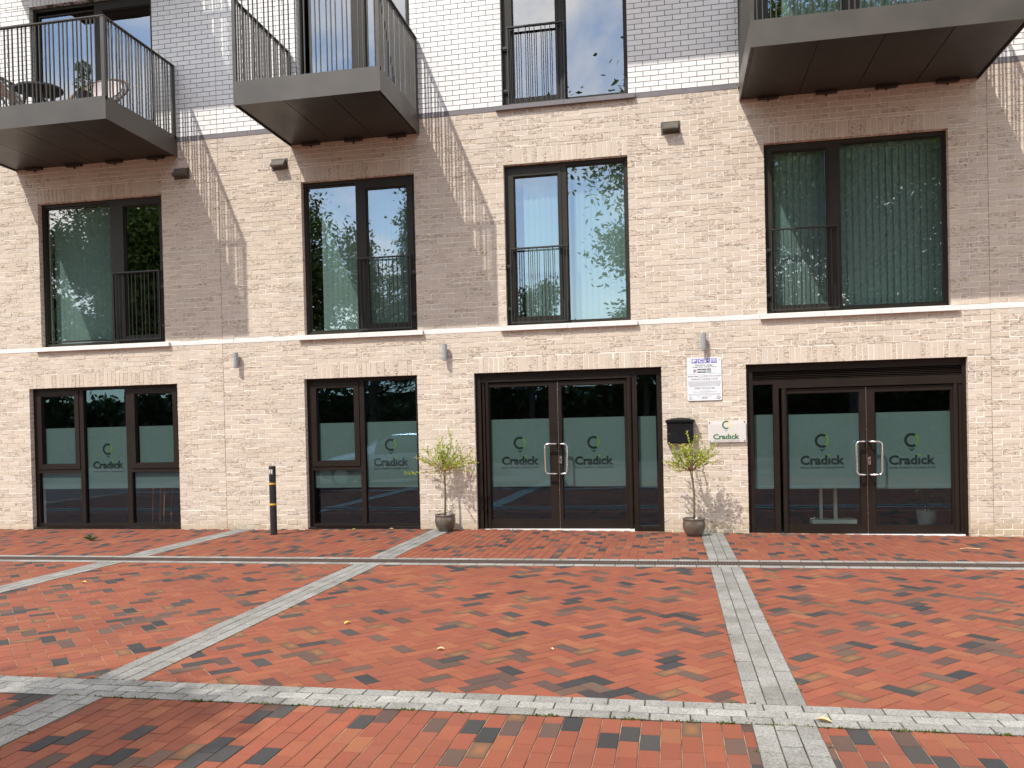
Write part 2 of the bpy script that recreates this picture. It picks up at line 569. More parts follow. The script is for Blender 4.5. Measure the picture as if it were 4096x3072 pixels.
# granite bands
def sett(mb, pts, col, h):
    b = len(mb.v)
    cx = sum(p[0] for p in pts) / 4; cy = sum(p[1] for p in pts) / 4
    def put(p, k, z, c):
        x, y = cx + (p[0] - cx) * k, cy + (p[1] - cy) * k
        mb.v.append((x, y, z + gz(x, y))); mb.vc.append(c)
    for p in pts: put(p, 0.965, h, col)
    for p in pts: put(p, 0.99, h - 0.003, tuple(x * 0.75 for x in col))
    for p in pts: put(p, 0.99, -0.02, tuple(x * 0.75 for x in col))
    for k in range(4):
        k2 = (k + 1) % 4
        mb.face((b + 4 + k, b + 4 + k2, b + k2, b + k)); mb.face((b + 8 + k, b + 8 + k2, b + 4 + k2, b + 4 + k))
    mb.face((b, b + 1, b + 2, b + 3))
def gband(mb, x0, x1, ya, yb, rows, ln, axis, light=(), g=0.005, base=0.225):
    """axis X: band runs in x from x0 to x1 between ya > yb; axis Y: band runs in y, between x0 and x1"""
    w = abs(yb - ya) / rows if axis == 'X' else (x1 - x0) / rows
    for r in range(rows):
        s = (x0 if axis == 'X' else yb) - ln * (0.5 if r % 2 else 0.0) - rnd.uniform(0, 0.04)
        end = x1 if axis == 'X' else ya
        while s < end:
            l = ln * rnd.uniform(0.97, 1.03)
            e = min(s + l, end); s2 = max(s, x0 if axis == 'X' else yb)
            if e - s2 > 0.02:
                k = base * (1.22 if r in light else 1.0) * rnd.uniform(0.86, 1.12)
                c = (k, k * 0.975, k * 0.905)
                h = 0.0045 + rnd.uniform(-0.0012, 0.0012)
                if axis == 'X':
                    y1 = ya - r * w; y0 = y1 - w
                    sett(mb, [(s2 + g / 2, y0 + g / 2), (e - g / 2, y0 + g / 2), (e - g / 2, y1 - g / 2), (s2 + g / 2, y1 - g / 2)], c, h)
                else:
                    a0 = x0 + r * w; a1 = a0 + w
                    sett(mb, [(a0 + g / 2, s2 + g / 2), (a1 - g / 2, s2 + g / 2), (a1 - g / 2, e - g / 2), (a0 + g / 2, e - g / 2)], c, h)
            s += l
def gbed(mb, x0, x1, y0, y1):
    nx, ny = max(1, int((x1 - x0) / 0.8)), max(1, int((y1 - y0) / 0.6))
    for i in range(nx):
        for j in range(ny):
            q = [(x0 + (x1 - x0) * a / nx, y0 + (y1 - y0) * b / ny) for a, b in ((i, j), (i + 1, j), (i + 1, j + 1), (i, j + 1))]
            mb.poly([(a, b, 0.0016 + gz(a, b)) for a, b in q], 1)
            mb.vc += [(1, 1, 1)] * 4
mb = MB()
gbed(mb, -12, 11, NR_B, NR_A)
gband(mb, -12, 11, NR_A, NR_B, 3, 0.205, 'X', light=(1,))
struct(mb.build('near_granite_band', [M['granite'], M['granite_bed']], vtint=True))
for nm, xa, xb in (('left_granite_band', -3.985, -3.665), ('middle_granite_band', -0.69, -0.375), ('right_granite_band', 3.30, 3.617)):
    mb = MB()
    for y0, y1 in ((DR_A, 0.04), (NR_A, DR_B), (-11.3, NR_B)):
        gbed(mb, xa, xb, y0, y1)
        gband(mb, xa, xb, y1, y0, 3, 0.21, 'Y', base=0.215)
    struct(mb.build(nm, [M['granite'], M['granite_bed']], vtint=True))
# drain: granite edging, iron grate over a dark channel
mb = MB()
GA, GB = DR_A - 0.125, DR_B + 0.125
for ya, yb in ((DR_A, GA), (GB, DR_B)):
    gbed(mb, -12, 11, yb, ya)
    gband(mb, -12, 11, ya, yb, 1, 0.22, 'X', base=0.25)
struct(mb.build('drain_edging', [M['granite'], M['granite_bed']], vtint=True))
mb = MB()
mb.box(-12, 11, GB, GA, -0.03, 0.0008, 1)
for ya, yb in ((GA, GA - 0.028), (GB + 0.028, GB), ((GA + GB) / 2 + 0.013, (GA + GB) / 2 - 0.013)):
    mb.box(-12, 11, yb, ya, 0.001, 0.0055)
x = -12.0
while x < 11:
    mb.box(x, x + 0.016, GB + 0.028, GA - 0.028, 0.001, 0.005)
    x += 0.031
tag(mb.build('drain_grate', [M['iron'], M['black']]), 'long rusty iron drain grate running parallel to the building between pale stone edging', 'drain')

# ------------------------------------------------------------------ the building
CH, BL = 0.0765, 0.225
bld = thing('apartment_building', 'cream and white brick apartment block with brown framed windows, balconies and shopfront doors', 'building')
FS = 5.467
OPEN = {'g1': (-7.717, -4.959, -0.3, 2.372), 'g2': (-2.751, -0.898, -0.3, 2.372), 'd1': (0.0, 2.794, -0.3, 2.366), 'd2': (3.981, 6.895, -0.3, 2.352),
        'f1': (-7.449, -5.152, 3.06, FS), 'f2': (-2.722, -0.872, 3.06, FS), 'f3': (0.527, 2.373, 3.06, FS), 'f4': (4.285, 6.70, 3.06, FS),
        's1': (-7.506, -5.24, 6.35, 8.757), 's2': (-2.734, -0.88, 6.35, 8.757), 's3': (0.53, 2.405, 6.35, 8.757), 's4': (4.04, 6.75, 6.35, 8.757)}
LIN = {k: (v[0], v[1], v[3], v[3] + 0.2295) for k, v in OPEN.items()}
JOINTS = [-4.135, 7.19]
WX0, WX1, WZ0, WZ1 = -11.5, 10.5, -0.3, 12.6
SPLIT = 6.35
BANDS = [(2.983, 3.06), (6.273, 6.35)]
def cream_col():
    k = rnd.uniform(0.965, 1.035)
    r = rnd.random()
    cr_ = rnd.random()
    if r < 0.08: return (0.59 * k, 0.515 * k, 0.435 * k, cr_)
    if r < 0.2: return (0.57 * k, 0.48 * k, 0.385 * k, cr_)
    return (0.575 * k, 0.49 * k, 0.40 * k, cr_)
def white_col():
    k = rnd.uniform(0.96, 1.04)
    return (0.765 * k, 0.75 * k, 0.725 * k)
def bricks(mb, z_lo, z_hi, colf, rough, offs=0.0, skew=0.0):
    n0, n1 = int(math.floor(z_lo / CH)), int(math.ceil(z_hi / CH)) + 1
    for n in range(n0, n1):
        za, zb = max(n * CH, z_lo), min((n + 1) * CH, z_hi)
        if zb - za < 0.012: continue
        cuts = sorted({za, zb} | {e for a in list(OPEN.values()) + list(LIN.values()) for e in (a[2], a[3]) if za + 0.012 < e < zb - 0.012})
        for ci in range(len(cuts) - 1):
            z0, z1 = cuts[ci], cuts[ci + 1]
            zm = (z0 + z1) / 2
            holes = [(a[0], a[1]) for a in list(OPEN.values()) + list(LIN.values()) if a[2] < zm < a[3]]
            holes += [(j - 0.004, j + 0.004) for j in JOINTS]
            holes.sort()
            segs = []; x = WX0
            for h0, h1 in holes:
                if h0 > x: segs.append((x, h0))
                x = max(x, h1)
            segs.append((x, WX1))
            for x0, x1 in segs:
                # pitch kept close to a full brick, half bricks alternate at the ends of each pier
                nb = max(1, round((x1 - x0) * 2 / BL)) / 2
                p = (x1 - x0) / nb
                s = x0 - (p / 2 if n % 2 else 0)
                while s < x1 - 0.01:
                    a, b = max(s, x0), min(s + p, x1)
                    if b - a > 0.02:
                        la = 0.005 if a > x0 + 1e-6 else 0.0
                        lb = 0.005 if b < x1 - 1e-6 else 0.0
                        y = rnd.uniform(-0.0025, 0.0025) * rough
                        mb.box(a + la, b - lb, y, 0.1, z0 + 0.005, z1 - 0.005, 0, colf(), jit=0.0016 * rough)
                    s += p
def soldiers(mb, a, colf, rough):
    x0, x1, z0, z1 = a
    n = round((x1 - x0) / 0.075)
    p = (x1 - x0) / n
    for i in range(n):
        y = rnd.uniform(-0.003, 0.003) * rough
        mb.box(x0 + i * p + (0.004 if i else 0), x0 + (i + 1) * p - (0.004 if i < n - 1 else 0), y, 0.1, z0, z1 - 0.005, 0, colf(), jit=0.0016 * rough)
def mortar(mb, z_lo, z_hi, mi, depth=0.0042):
    xs = sorted({WX0, WX1} | {v for a in OPEN.values() for v in (a[0], a[1])})
    zs = sorted({z_lo, z_hi} | {v for a in OPEN.values() for v in (a[2], a[3]) if z_lo < v < z_hi})
    for zi in range(len(zs) - 1):
        run = None
        zm = (zs[zi] + zs[zi + 1]) / 2
        for xi in range(len(xs) - 1):
            xm = (xs[xi] + xs[xi + 1]) / 2
            hole = any(a[0] < xm < a[1] and a[2] < zm < a[3] for a in OPEN.values())
            if hole:
                if run is not None: mb.box(run + 0.004, xs[xi] - 0.004, depth, 0.32, zs[zi], zs[zi + 1], mi); run = None
            elif run is None: run = xs[xi]
        if run is not None: mb.box(run + 0.004, xs[-1], depth, 0.32, zs[zi], zs[zi + 1], mi)
mb = MB()
bricks(mb, WZ0, BANDS[0][0], cream_col, 1.0)
bricks(mb, BANDS[0][1], BANDS[1][0], cream_col, 1.0)
for k in ('g1', 'g2', 'd1', 'd2', 'f1', 'f2', 'f3', 'f4'): soldiers(mb, LIN[k], cream_col, 1.0)
mortar(mb, WZ0, 6.30, 1)
for j in JOINTS: mb.box(j - 0.0035, j + 0.0035, 0.0035, 0.02, -0.15, BANDS[1][0], 2)
mb.build('cream_brick_wall', [M['cream'], M['mortar_pale'], M['joint']], bld, tint=True)
mb = MB()
bricks(mb, SPLIT, WZ1, white_col, 0.4)
for k in ('s1', 's2', 's3', 's4'): soldiers(mb, LIN[k], white_col, 0.4)
mortar(mb, 6.301, WZ1, 1)
for j in JOINTS: mb.box(j - 0.0035, j + 0.0035, 0.0035, 0.02, SPLIT, WZ1, 2)
mb.build('white_brick_wall', [M['white'], M['mortar_grey'], M['joint']], bld, tint=True)
# string courses: long slabs butted, left out where a sill stands
def band(name, z0, z1, keys, mat, over):
    edges = sorted((OPEN[k][0] - over, OPEN[k][1] + over) for k in keys)
    x = WX0
    for a, b in edges + [(WX1, WX1)]:
        if a - x > 0.05:
            mb = MB()
            n = max(1, round((a - x) / 0.9))
            for i in range(n):
                mb.box(x + (a - x) * i / n + 0.003, x + (a - x) * (i + 1) / n - 0.003, -0.004, 0.09, z0 + 0.004, z1 - 0.004)
            mb.build(name, mat, bld)
        x = b
band('white_stone_course', 2.983, 3.06, ('f1', 'f2', 'f3', 'f4'), M['white_stone'], 0.10)
band('dark_stone_course', 6.273, 6.35, ('s3', 's1', 's2', 's4'), M['dark_stone'], 0.10)
def sill(a, z0, z1, mat, parent, n):
    mb = MB()
    x0, x1 = a[0] - 0.097, a[1] + 0.097
    for i in range(n):
        xa, xb = x0 + (x1 - x0) * i / n + 0.002, x0 + (x1 - x0) * (i + 1) / n - 0.002
        b = len(mb.v)
        pr = [(-0.055, z0), (0.125, z0), (0.125, z1), (-0.055, z1 - 0.012)]
        mb.v += [(xa, y, z) for y, z in pr] + [(xb, y, z) for y, z in pr]
        mb.face((b, b + 1, b + 2, b + 3)); mb.face((b + 7, b + 6, b + 5, b + 4))
        for k in range(4):
            k2 = (k + 1) % 4
            mb.face((b + k, b + 4 + k, b + 4 + k2, b + k2))
    return mb.build('sill', mat, parent)
YF, YG = 0.09, 0.135     # front of the frames, glass
def pane(x0, x1, z0, z1, mat, parent, y=YG):
    mb = MB()
    mb.box(x0, x1, y, y + 0.006, z0, z1)
    # single sheet facing out is enough for a thin pane
    mb2 = MB()
    mb2.poly([(x0, y, z0), (x1, y, z0), (x1, y, z1), (x0, y, z1)])
    return mb2.build('pane', mat, parent)
def guard(x0, x1, z0, z1, parent, side):
    """guard rail of flat frame bars and round uprights across an opening light, bracketed to the jamb"""
    mb = MB()
    y0, y1 = 0.02, 0.05
    mb.box(x0, x1, y0 - 0.005, y1 + 0.01, z1 - 0.02, z1)
    mb.box(x0, x1, y0, y1, z0, z0 + 0.02)
    mb.box(x0, x0 + 0.014, y0, y1 + 0.005, z0 + 0.02, z1 - 0.02); mb.box(x1 - 0.014, x1, y0, y1 + 0.005, z0 + 0.02, z1 - 0.02)
    inner = x0 if side == 'R' else x1 - 0.07
    mb.box(inner + (0.0 if side == 'R' else 0.0), inner + 0.07, y1 + 0.006, y1 + 0.014, z0 - 0.06, z0 + 0.33)
    p = x0 + 0.045; i = 0
    offs = (0.062, 0.070, 0.104)
    while p < x1 - 0.03:
        mb.tube([(p, 0.035, z0 + 0.02), (p, 0.035, z1 - 0.02)], 0.006, 6)
        p += offs[i % 3]; i += 1
    bx = x1 if side == 'R' else x0
    for zz in (z0 + 0.21, z0 + 0.85):
        s_ = 1 if side == 'R' else -1
        a, b = sorted((bx, bx + s_ * 0.085))
        mb.box(a, b, 0.035, 0.047, zz, zz + 0.022); mb.box(a, b, 0.047, 0.052, zz - 0.02, zz + 0.04)
    return mb.build('guard_rail', M['guard'], parent)
def blind(x0, x1, z0, z1, parent, y=0.27, pitch=0.089, ang=12, gather=0):
    """vertical slat blind on a headrail"""
    mb = MB()
    mb.box(x0 - 0.02, x1 + 0.02, y - 0.03, y + 0.03, z1 - 0.05, z1)
    x = x0
    while x < x1:
        a = math.radians(ang + rnd.uniform(-3, 3))
        dx, dy = math.cos(a) * pitch * 0.52, math.sin(a) * pitch * 0.52
        cx = x + pitch / 2
        top, bot = z1 - 0.05, z0 + 0.03
        mb.poly([(cx - dx, y - dy, bot), (cx, y - 0.004, bot), (cx, y - 0.004, top), (cx - dx, y - dy, top)])
        mb.poly([(cx, y - 0.004, bot), (cx + dx, y + dy, bot), (cx + dx, y + dy, top), (cx, y - 0.004, top)])
        x += pitch
    return mb.build('blind', M['blind'], parent)
def sash(mb, x0, x1, z0, z1, w, y0=YF - 0.012, y1=YF + 0.07):
    mb.ring(x0, x1, z0, z1, y0, y1, w)
    mb.ring(x0 + w, x1 - w, z0 + w, z1 - w, y0 + 0.02, y1, 0.012)
def upper_window(key, label, left_fixed, mull, glL, glR, jul, mat_sill, nsill, blinds, guard_side, has_guard=True, sillz=None):
    """two-light window; mull = (x0, x1) of the mullion; gl* = glazed rectangles; the opening light carries a guard rail"""
    x0, x1, z0, z1 = OPEN[key]
    mb = MB()
    fl, fr = (glL, glR)
    mb.ring(x0, x1, z0, z1, YF, YF + 0.09, 0.05, bot=0.055, top=0.055)
    mb.box(mull[0], mull[1], YF, YF + 0.09, z0 + 0.055, z1 - 0.055)
    # fixed light bead and opening sash
    fix = glL if left_fixed else glR
    opn = glR if left_fixed else glL
    mb.ring(fix[0] - 0.02, fix[1] + 0.02, fix[2] - 0.02, fix[3] + 0.02, YF + 0.02, YF + 0.08, 0.02)
    ox0 = mull[1] + 0.003 if left_fixed else x0 + 0.053
    ox1 = x1 - 0.053 if left_fixed else mull[0] - 0.003
    mb.box(ox0, opn[0], YF - 0.008, YF + 0.08, z0 + 0.058, z1 - 0.058)
    mb.box(opn[1], ox1, YF - 0.008, YF + 0.08, z0 + 0.058, z1 - 0.058)
    mb.box(opn[0], opn[1], YF - 0.008, YF + 0.08, z0 + 0.058, opn[2])
    mb.box(opn[0], opn[1], YF - 0.008, YF + 0.08, opn[3], z1 - 0.058)
    mb.ring(opn[0], opn[1], opn[2], opn[3], YF + 0.012, YF + 0.08, 0.014)
    if not left_fixed or True:
        mb.ring(fix[0] - 0.02 - 0.0, fix[1] + 0.02, fix[2] - 0.02, fix[3] + 0.02, YF + 0.02, YF + 0.08, 0.02) if False else None
    w = mb.build('window', M['frame'], bld)
    w['label'] = label
    pane(fix[0], fix[1], fix[2], fix[3], M['glass_up'], w)
    pane(opn[0], opn[1], opn[2], opn[3], M['glass_up'], w)
    if has_guard:
        guard(*jul, w, guard_side)
    if mat_sill:
        sill(OPEN[key], z0 - 0.077, z0, mat_sill, w, nsill)
    for b in blinds:
        blind(*b, w)
    return w
upper_window('f1', 'first floor window with half drawn blind, its right light dark', True, (-6.165, -6.0), (-7.392, -6.18, 3.163, 5.385), (-5.92, -5.255, 3.19, 5.345),
             (-6.1, -5.245, 3.113, 4.243), M['white_stone'], 2, [(-7.36, -6.2, 3.1, 5.40)], 'R')
upper_window('f2', 'first floor window reflecting sky and trees', True, (-1.855, -1.72), (-2.665, -1.862, 3.135, 5.385), (-1.69, -1.015, 3.19, 5.31),
             (-1.835, -0.966, 3.098, 4.225), M['white_stone'], 2, [(-2.5, -1.8, 3.1, 5.44), (-1.78, -0.9, 3.1, 5.44)], 'R')
upper_window('f3', 'first floor window with guard rail on its left light', False, (1.385, 1.462), (0.66, 1.338, 3.183, 5.307), (1.475, 2.305, 3.118, 5.395),
             (0.592, 1.455, 3.095, 4.222), M['white_stone'], 2, [(0.78, 1.42, 3.1, 5.44), (1.55, 2.36, 3.1, 5.44)], 'L')
upper_window('f4', 'wide first floor window with closed green tinted blinds', False, (5.16, 5.305), (4.395, 5.135, 3.167, 5.367), (5.32, 6.64, 3.135, 5.405),
             (4.36, 5.267, 3.10, 4.258), M['white_stone'], 3, [(4.36, 5.2, 3.1, 5.44), (5.25, 6.60, 3.1, 5.42)], 'L')
upper_window('s1', 'second floor balcony window behind the left balcony', True, (-6.35, -6.21), (-7.40, -6.37, 6.46, 8.62), (-6.19, -5.32, 6.48, 8.60),
             None, M['dark_stone'], 2, [], 'R', has_guard=False)
upper_window('s2', 'second floor balcony door behind the middle balcony', True, (-1.85, -1.65), (-2.55, -1.87, 6.46, 8.62), (-1.63, -0.96, 6.48, 8.60),
             None, M['dark_stone'], 2, [], 'R', has_guard=False)
upper_window('s3', 'second floor window reflecting blue sky with guard rail', False, (1.385, 1.49), (0.69, 1.355, 6.47, 8.6), (1.505, 2.345, 6.428, 8.7),
             (0.622, 1.482, 6.36, 7.527), M['dark_stone'], 2, [], 'L')
upper_window('s4', 'second floor balcony window with pale blinds above the right balcony', False, (5.42, 5.6), (4.38, 5.40, 6.47, 8.6), (5.62, 6.66, 6.44, 8.7),
             None, M['dark_stone'], 2, [(4.6, 5.45, 6.4, 8.6), (5.55, 6.7, 6.4, 8.7)], 'L', has_guard=False)

# ------------------------------------------------------------------ ground floor windows and doors
def film_piece(mb, x0, x1, z0, z1, y=YG + 0.006):
    mb.poly([(x0, y, z0), (x1, y, z0), (x1, y, z1), (x0, y, z1)])
def arc_pts(cx, cz, r, a0, a1, n):
    return [(cx + r * math.cos(math.radians(a0 + (a1 - a0) * i / n)), cz + r * math.sin(math.radians(a0 + (a1 - a0) * i / n))) for i in range(n + 1)]
def logo(mb, cx, cz, k, y, dark=0, lime=1, grey=2):
    """open ring with a lime sliver closing it and a small wedge below"""
    def band_(a0, a1, ro, ri, mi, sh=0.0, n=28):
        o = arc_pts(cx + sh, cz, ro, a0, a1, n); i_ = arc_pts(cx + sh, cz, ri, a0, a1, n)
        for q in range(n):
            mb.poly([(o[q][0], y, o[q][1]), (i_[q][0], y, i_[q][1]), (i_[q + 1][0], y, i_[q + 1][1]), (o[q + 1][0], y, o[q + 1][1])], mi)
    band_(58, 302, 0.096 * k, 0.064 * k, dark)
    band_(-52, 52, 0.093 * k, 0.069 * k, lime, n=14)
    w = 0.043 * k
    mb.poly([(cx - w, y, cz - 0.108 * k), (cx, y, cz - 0.150 * k), (cx + w, y, cz - 0.108 * k), (cx, y, cz - 0.118 * k)], grey)
def brand(parent, lx, lw, cz, base, sub, y=YG + 0.003, k=1.0):
    mb = MB()
    logo(mb, lx + lw / 2, cz, k, y)
    mb.build('logo', [M['vinyl_dark'], M['vinyl_lime'], M['vinyl_grey']], parent)
    mb = MB()
    textmesh(mb, 'Cradıck', lx, y, base, h=0.123 * k, w=lw, bold=0.036)
    # lime dot over the i
    dx = lx + lw * 0.655; dz = base + 0.123 * k
    mb.poly([(dx + 0.0165 * k * math.cos(i * math.pi / 6), y, dz + 0.0165 * k * math.sin(i * math.pi / 6)) for i in range(12)], 1)
    textmesh(mb, 'RETAIL PROPERTY CONSULTANTS', lx, y, sub, h=0.021 * k, w=lw, bold=0.016)
    return mb.build('lettering', [M['vinyl_dark'], M['vinyl_lime'], M['vinyl_grey']], parent)
FT, FB = 1.672, 0.65
def frost(parent, rects):
    for r in rects:
        mb = MB(); film_piece(mb, *r)
        mb.build('frosted_film', M['film'], parent)
def base_strip(mb, x0, x1, z=0.03):
    mb.box(x0, x1, 0.02, YF - 0.01, -0.2, z)
# window left
x0, x1, z0, z1 = OPEN['g1']
mb = MB()
mb.ring(x0, x1, 0.03, z1, YF, YF + 0.08, 0.06, bot=0.062, top=0.05, left=0.072, right=0.06)
mull = ((-6.845, -6.765), (-5.97, -5.885))
for a, b in mull: mb.box(a, b, YF, YF + 0.08, 0.092, z1 - 0.05)
mb.box(x0 + 0.072, mull[0][0], YF, YF + 0.08, 0.94, 1.0); mb.box(mull[1][1], x1 - 0.06, YF, YF + 0.08, 0.935, 0.995)
base_strip(mb, x0, x1, 0.022)
gw1 = mb.build('window', M['door'], bld)
gw1['label'] = 'ground floor window of three lights with frosted band, furthest left'
def sash_part(xa, xb, za, zb, w, parent):
    m_ = MB(); sash(m_, xa, xb, za, zb, w); return m_.build('sash', M['door'], parent)
sash_part(-7.642, -6.848, 1.005, 2.318, 0.08, gw1); sash_part(-5.882, -5.022, 1.0, 2.318, 0.082, gw1)
P = M['glass_low']
for r in ((-7.56, -6.928, 1.087, 2.236), (-7.643, -6.847, 0.094, 0.938), (-6.763, -5.972, 0.094, z1 - 0.05), (-5.798, -5.106, 1.085, 2.234), (-5.883, -5.02, 0.094, 0.933)):
    pane(*r, P, gw1)
FT, FB = 1.695, 0.667
frost(gw1, [(-7.54, -6.935, 1.095, FT), (-7.63, -6.865, FB, 0.937), (-6.745, -5.97, FB, FT), (-5.765, -5.12, 1.09, FT), (-5.865, -5.03, FB, 0.932)])
brand(gw1, -6.645, 0.57, 1.329, 1.004, 0.944)
# window middle
x0, x1, z0, z1 = OPEN['g2']
mb = MB()
mb.ring(x0, x1, 0.03, z1, YF, YF + 0.08, 0.06, bot=0.05, top=0.06, left=0.07, right=0.055)
mb.box(-1.875, -1.80, YF, YF + 0.08, 0.08, z1 - 0.06)
mb.box(x0 + 0.07, -1.875, YF, YF + 0.08, 0.92, 0.98)
base_strip(mb, x0, x1, 0.018)
gw2 = mb.build('window', M['door'], bld)
gw2['label'] = 'ground floor window of two lights with frosted band, between bollard and potted willow'
sash_part(-2.675, -1.882, 0.985, 2.305, 0.08, gw2)
for r in ((-2.595, -1.962, 1.065, 2.225), (-2.68, -1.877, 0.082, 0.918), (-1.798, -0.955, 0.082, z1 - 0.06)): pane(*r, P, gw2)
FT, FB = 1.668, 0.643
frost(gw2, [(-2.575, -1.965, 1.07, FT), (-2.665, -1.885, FB, 0.915), (-1.785, -0.96, FB, FT)])
brand(gw2, -1.68, 0.57, 1.307, 0.98, 0.925)
def handle(parent, xs, xb, za, zb):
    """D pull: xs the stile it is fixed to, xb the grip"""
    mb = MB()
    r = 0.0145; c = 0.05
    y0, y1 = 0.098, 0.012
    s_ = 1 if xb > xs else -1
    pts = [(xs, y0, za)]
    pts += [(xs, y1 + 0.025, za), (xs + s_ * 0.02, y1, za)]
    for i in range(1, 7):
        a = math.radians(90 * i / 6)
        pts.append((xb - s_ * c + s_ * c * math.sin(a), y1, za + c - c * math.cos(a)))
    for i in range(0, 7):
        a = math.radians(90 * i / 6)
        pts.append((xb - s_ * c + s_ * c * math.cos(a), y1, zb - c + c * math.sin(a)))
    pts += [(xs + s_ * 0.02, y1, zb), (xs, y1 + 0.025, zb), (xs, y0, zb)]
    mb.tube(pts, r, 12)
    return mb.build('pull_handle', M['steel'], parent, smooth=True)
def leaf(parent, x0, x1, z0, z1, gl):
    mb = MB()
    y0, y1 = YF + 0.008, YF + 0.065
    mb.box(x0, gl[0], y0, y1, z0, z1); mb.box(gl[1], x1, y0, y1, z0, z1)
    mb.box(gl[0], gl[1], y0, y1, z0, gl[2]); mb.box(gl[0], gl[1], y0, y1, gl[3], z1)
    mb.ring(gl[0], gl[1], gl[2], gl[3], y0 + 0.012, y1, 0.008)
    return mb.build('door_leaf', M['door'], parent)
def lock(parent, x, z):
    mb = MB(); mb.box(x - 0.019, x + 0.019, YF - 0.002, YF + 0.008, z - 0.055, z + 0.055)
    mb.tube([(x, YF - 0.006, z + 0.012), (x, YF + 0.002, z + 0.012)], 0.009, 10, 1); mb.box(x - 0.004, x + 0.004, YF - 0.005, YF - 0.002, z - 0.02, z + 0.012, 1)
    mb.build('lock', [M['steel'], M['guard']], parent)
# door 1 with sidelight on the right
x0, x1, z0, z1 = OPEN['d1']
mb = MB()
mb.box(x0, x0 + 0.085, YF - 0.03, YF + 0.09, -0.04, z1); mb.box(x1 - 0.075, x1, YF - 0.01, YF + 0.09, -0.05, z1)
mb.box(x0 + 0.085, x1 - 0.075, YF - 0.01, YF + 0.09, 2.29, z1); mb.box(x0 + 0.085, 2.36, YF - 0.02, YF + 0.09, 2.225, 2.288)
mb.box(2.362, 2.43, YF - 0.015, YF + 0.09, -0.045, 2.289)
mb.box(2.43, x1 - 0.075, YF, YF + 0.08, -0.05, 0.028); mb.box(2.43, x1 - 0.075, YF, YF + 0.08, 2.265, 2.289)
mb.box(2.36, x1, 0.045, YF - 0.012, -0.2, -0.035)
mb.box(0.098, 0.135, YF, YF + 0.08, -0.02, 2.224); 
mb.tube([(0.175, YF + 0.012, -0.02), (0.175, YF + 0.012, 2.222)], 0.028, 12); mb.tube([(2.318, YF + 0.012, -0.035), (2.318, YF + 0.012, 2.222)], 0.036, 12)
d1 = mb.build('entrance_door', M['door'], bld)
d1['label'] = 'double glazed entrance door with narrow sidelight on its right'
leaf(d1, 0.205, 1.252, 0.0, 2.205, (0.206, 1.125, 0.135, 2.15)); leaf(d1, 1.258, 2.28, -0.015, 2.205, (1.307, 2.25, 0.12, 2.143))
for r in ((0.206, 1.125, 0.135, 2.15), (1.307, 2.25, 0.12, 2.143), (2.43, x1 - 0.075, 0.028, 2.265)): pane(*r, P, d1)
FT, FB = 1.656, 0.627
frost(d1, [(0.21, 1.125, FB + 0.004, FT), (1.32, 2.25, FB - 0.002, FT), (2.44, 2.70, 0.613, FT - 0.004)])
brand(d1, 0.373, 0.568, 1.295, 0.97, 0.912); brand(d1, 1.491, 0.57, 1.283, 0.957, 0.9)
handle(d1, 1.225, 1.058, 0.826, 1.272); handle(d1, 1.285, 1.388, 0.823, 1.268)
lock(d1, 1.283, 1.03)
mb = MB(); mb.box(1.2525, 1.2575, YF + 0.006, YF + 0.05, 0.0, 2.2); mb.build('weather_seal', M['steel'], d1)
mb = MB(); mb.box(0.1, 2.36, 0.045, 0.16, -0.2, -0.004); mb.build('threshold', M['white_stone'], d1)
# door 2 with sidelight on the left and a louvre over the whole width
x0, x1, z0, z1 = OPEN['d2']
mb = MB()
mb.box(x0, x0 + 0.095, YF - 0.02, YF + 0.09, -0.1, z1); mb.box(x1 - 0.05, x1, YF - 0.02, YF + 0.09, -0.14, z1)
mb.box(x0 + 0.095, x1 - 0.05, YF - 0.01, YF + 0.09, 2.248, z1); mb.box(x0 + 0.095, x1 - 0.05, YF - 0.012, YF + 0.09, 2.06, 2.118)
mb.box(4.355, 4.43, YF - 0.015, YF + 0.09, -0.1, 2.06); mb.box(4.43, x1 - 0.05, YF - 0.022, YF + 0.09, 2.0, 2.06)
mb.box(x0 + 0.095, 4.355, YF, YF + 0.08, -0.1, -0.01); mb.box(6.80, x1 - 0.05, YF - 0.005, YF + 0.08, -0.12, 2.0)
mb.box(x0, 4.43, 0.045, YF - 0.022, -0.25, -0.075)
mb.tube([(4.505, YF + 0.012, -0.08), (4.505, YF + 0.012, 1.998)], 0.035, 12); mb.tube([(6.765, YF + 0.012, -0.1), (6.765, YF + 0.012, 1.998)], 0.033, 12)
d2 = mb.build('entrance_door', M['door'], bld)
d2['label'] = 'double glazed entrance door under a louvre with sidelight on its left'
mb = MB()
mb.box(x0 + 0.095, x1 - 0.05, YF + 0.06, YF + 0.075, 2.118, 2.248, 1)
for i in range(5):
    zc = 2.128 + i * 0.025
    b = len(mb.v)
    mb.v += [(xx, yy, zz) for xx in (x0 + 0.1, x1 - 0.055) for yy, zz in ((YF, zc), (YF + 0.045, zc + 0.016), (YF + 0.045, zc + 0.02), (YF, zc + 0.005))]
    for q in ((0, 1, 2, 3), (7, 6, 5, 4), (0, 4, 5, 1), (1, 5, 6, 2), (2, 6, 7, 3), (3, 7, 4, 0)): mb.face(tuple(b + i2 for i2 in q))
mb.build('louvre', [M['door'], M['black']], d2)
leaf(d2, 4.54, 5.602, -0.072, 1.985, (4.545, 5.52, 0.053, 1.922)); leaf(d2, 5.608, 6.73, -0.09, 1.985, (5.715, 6.71, 0.04, 1.915))
for r in ((4.076, 4.355, -0.01, 2.06), (4.545, 5.52, 0.053, 1.922), (5.715, 6.71, 0.04, 1.915)): pane(*r, P, d2)
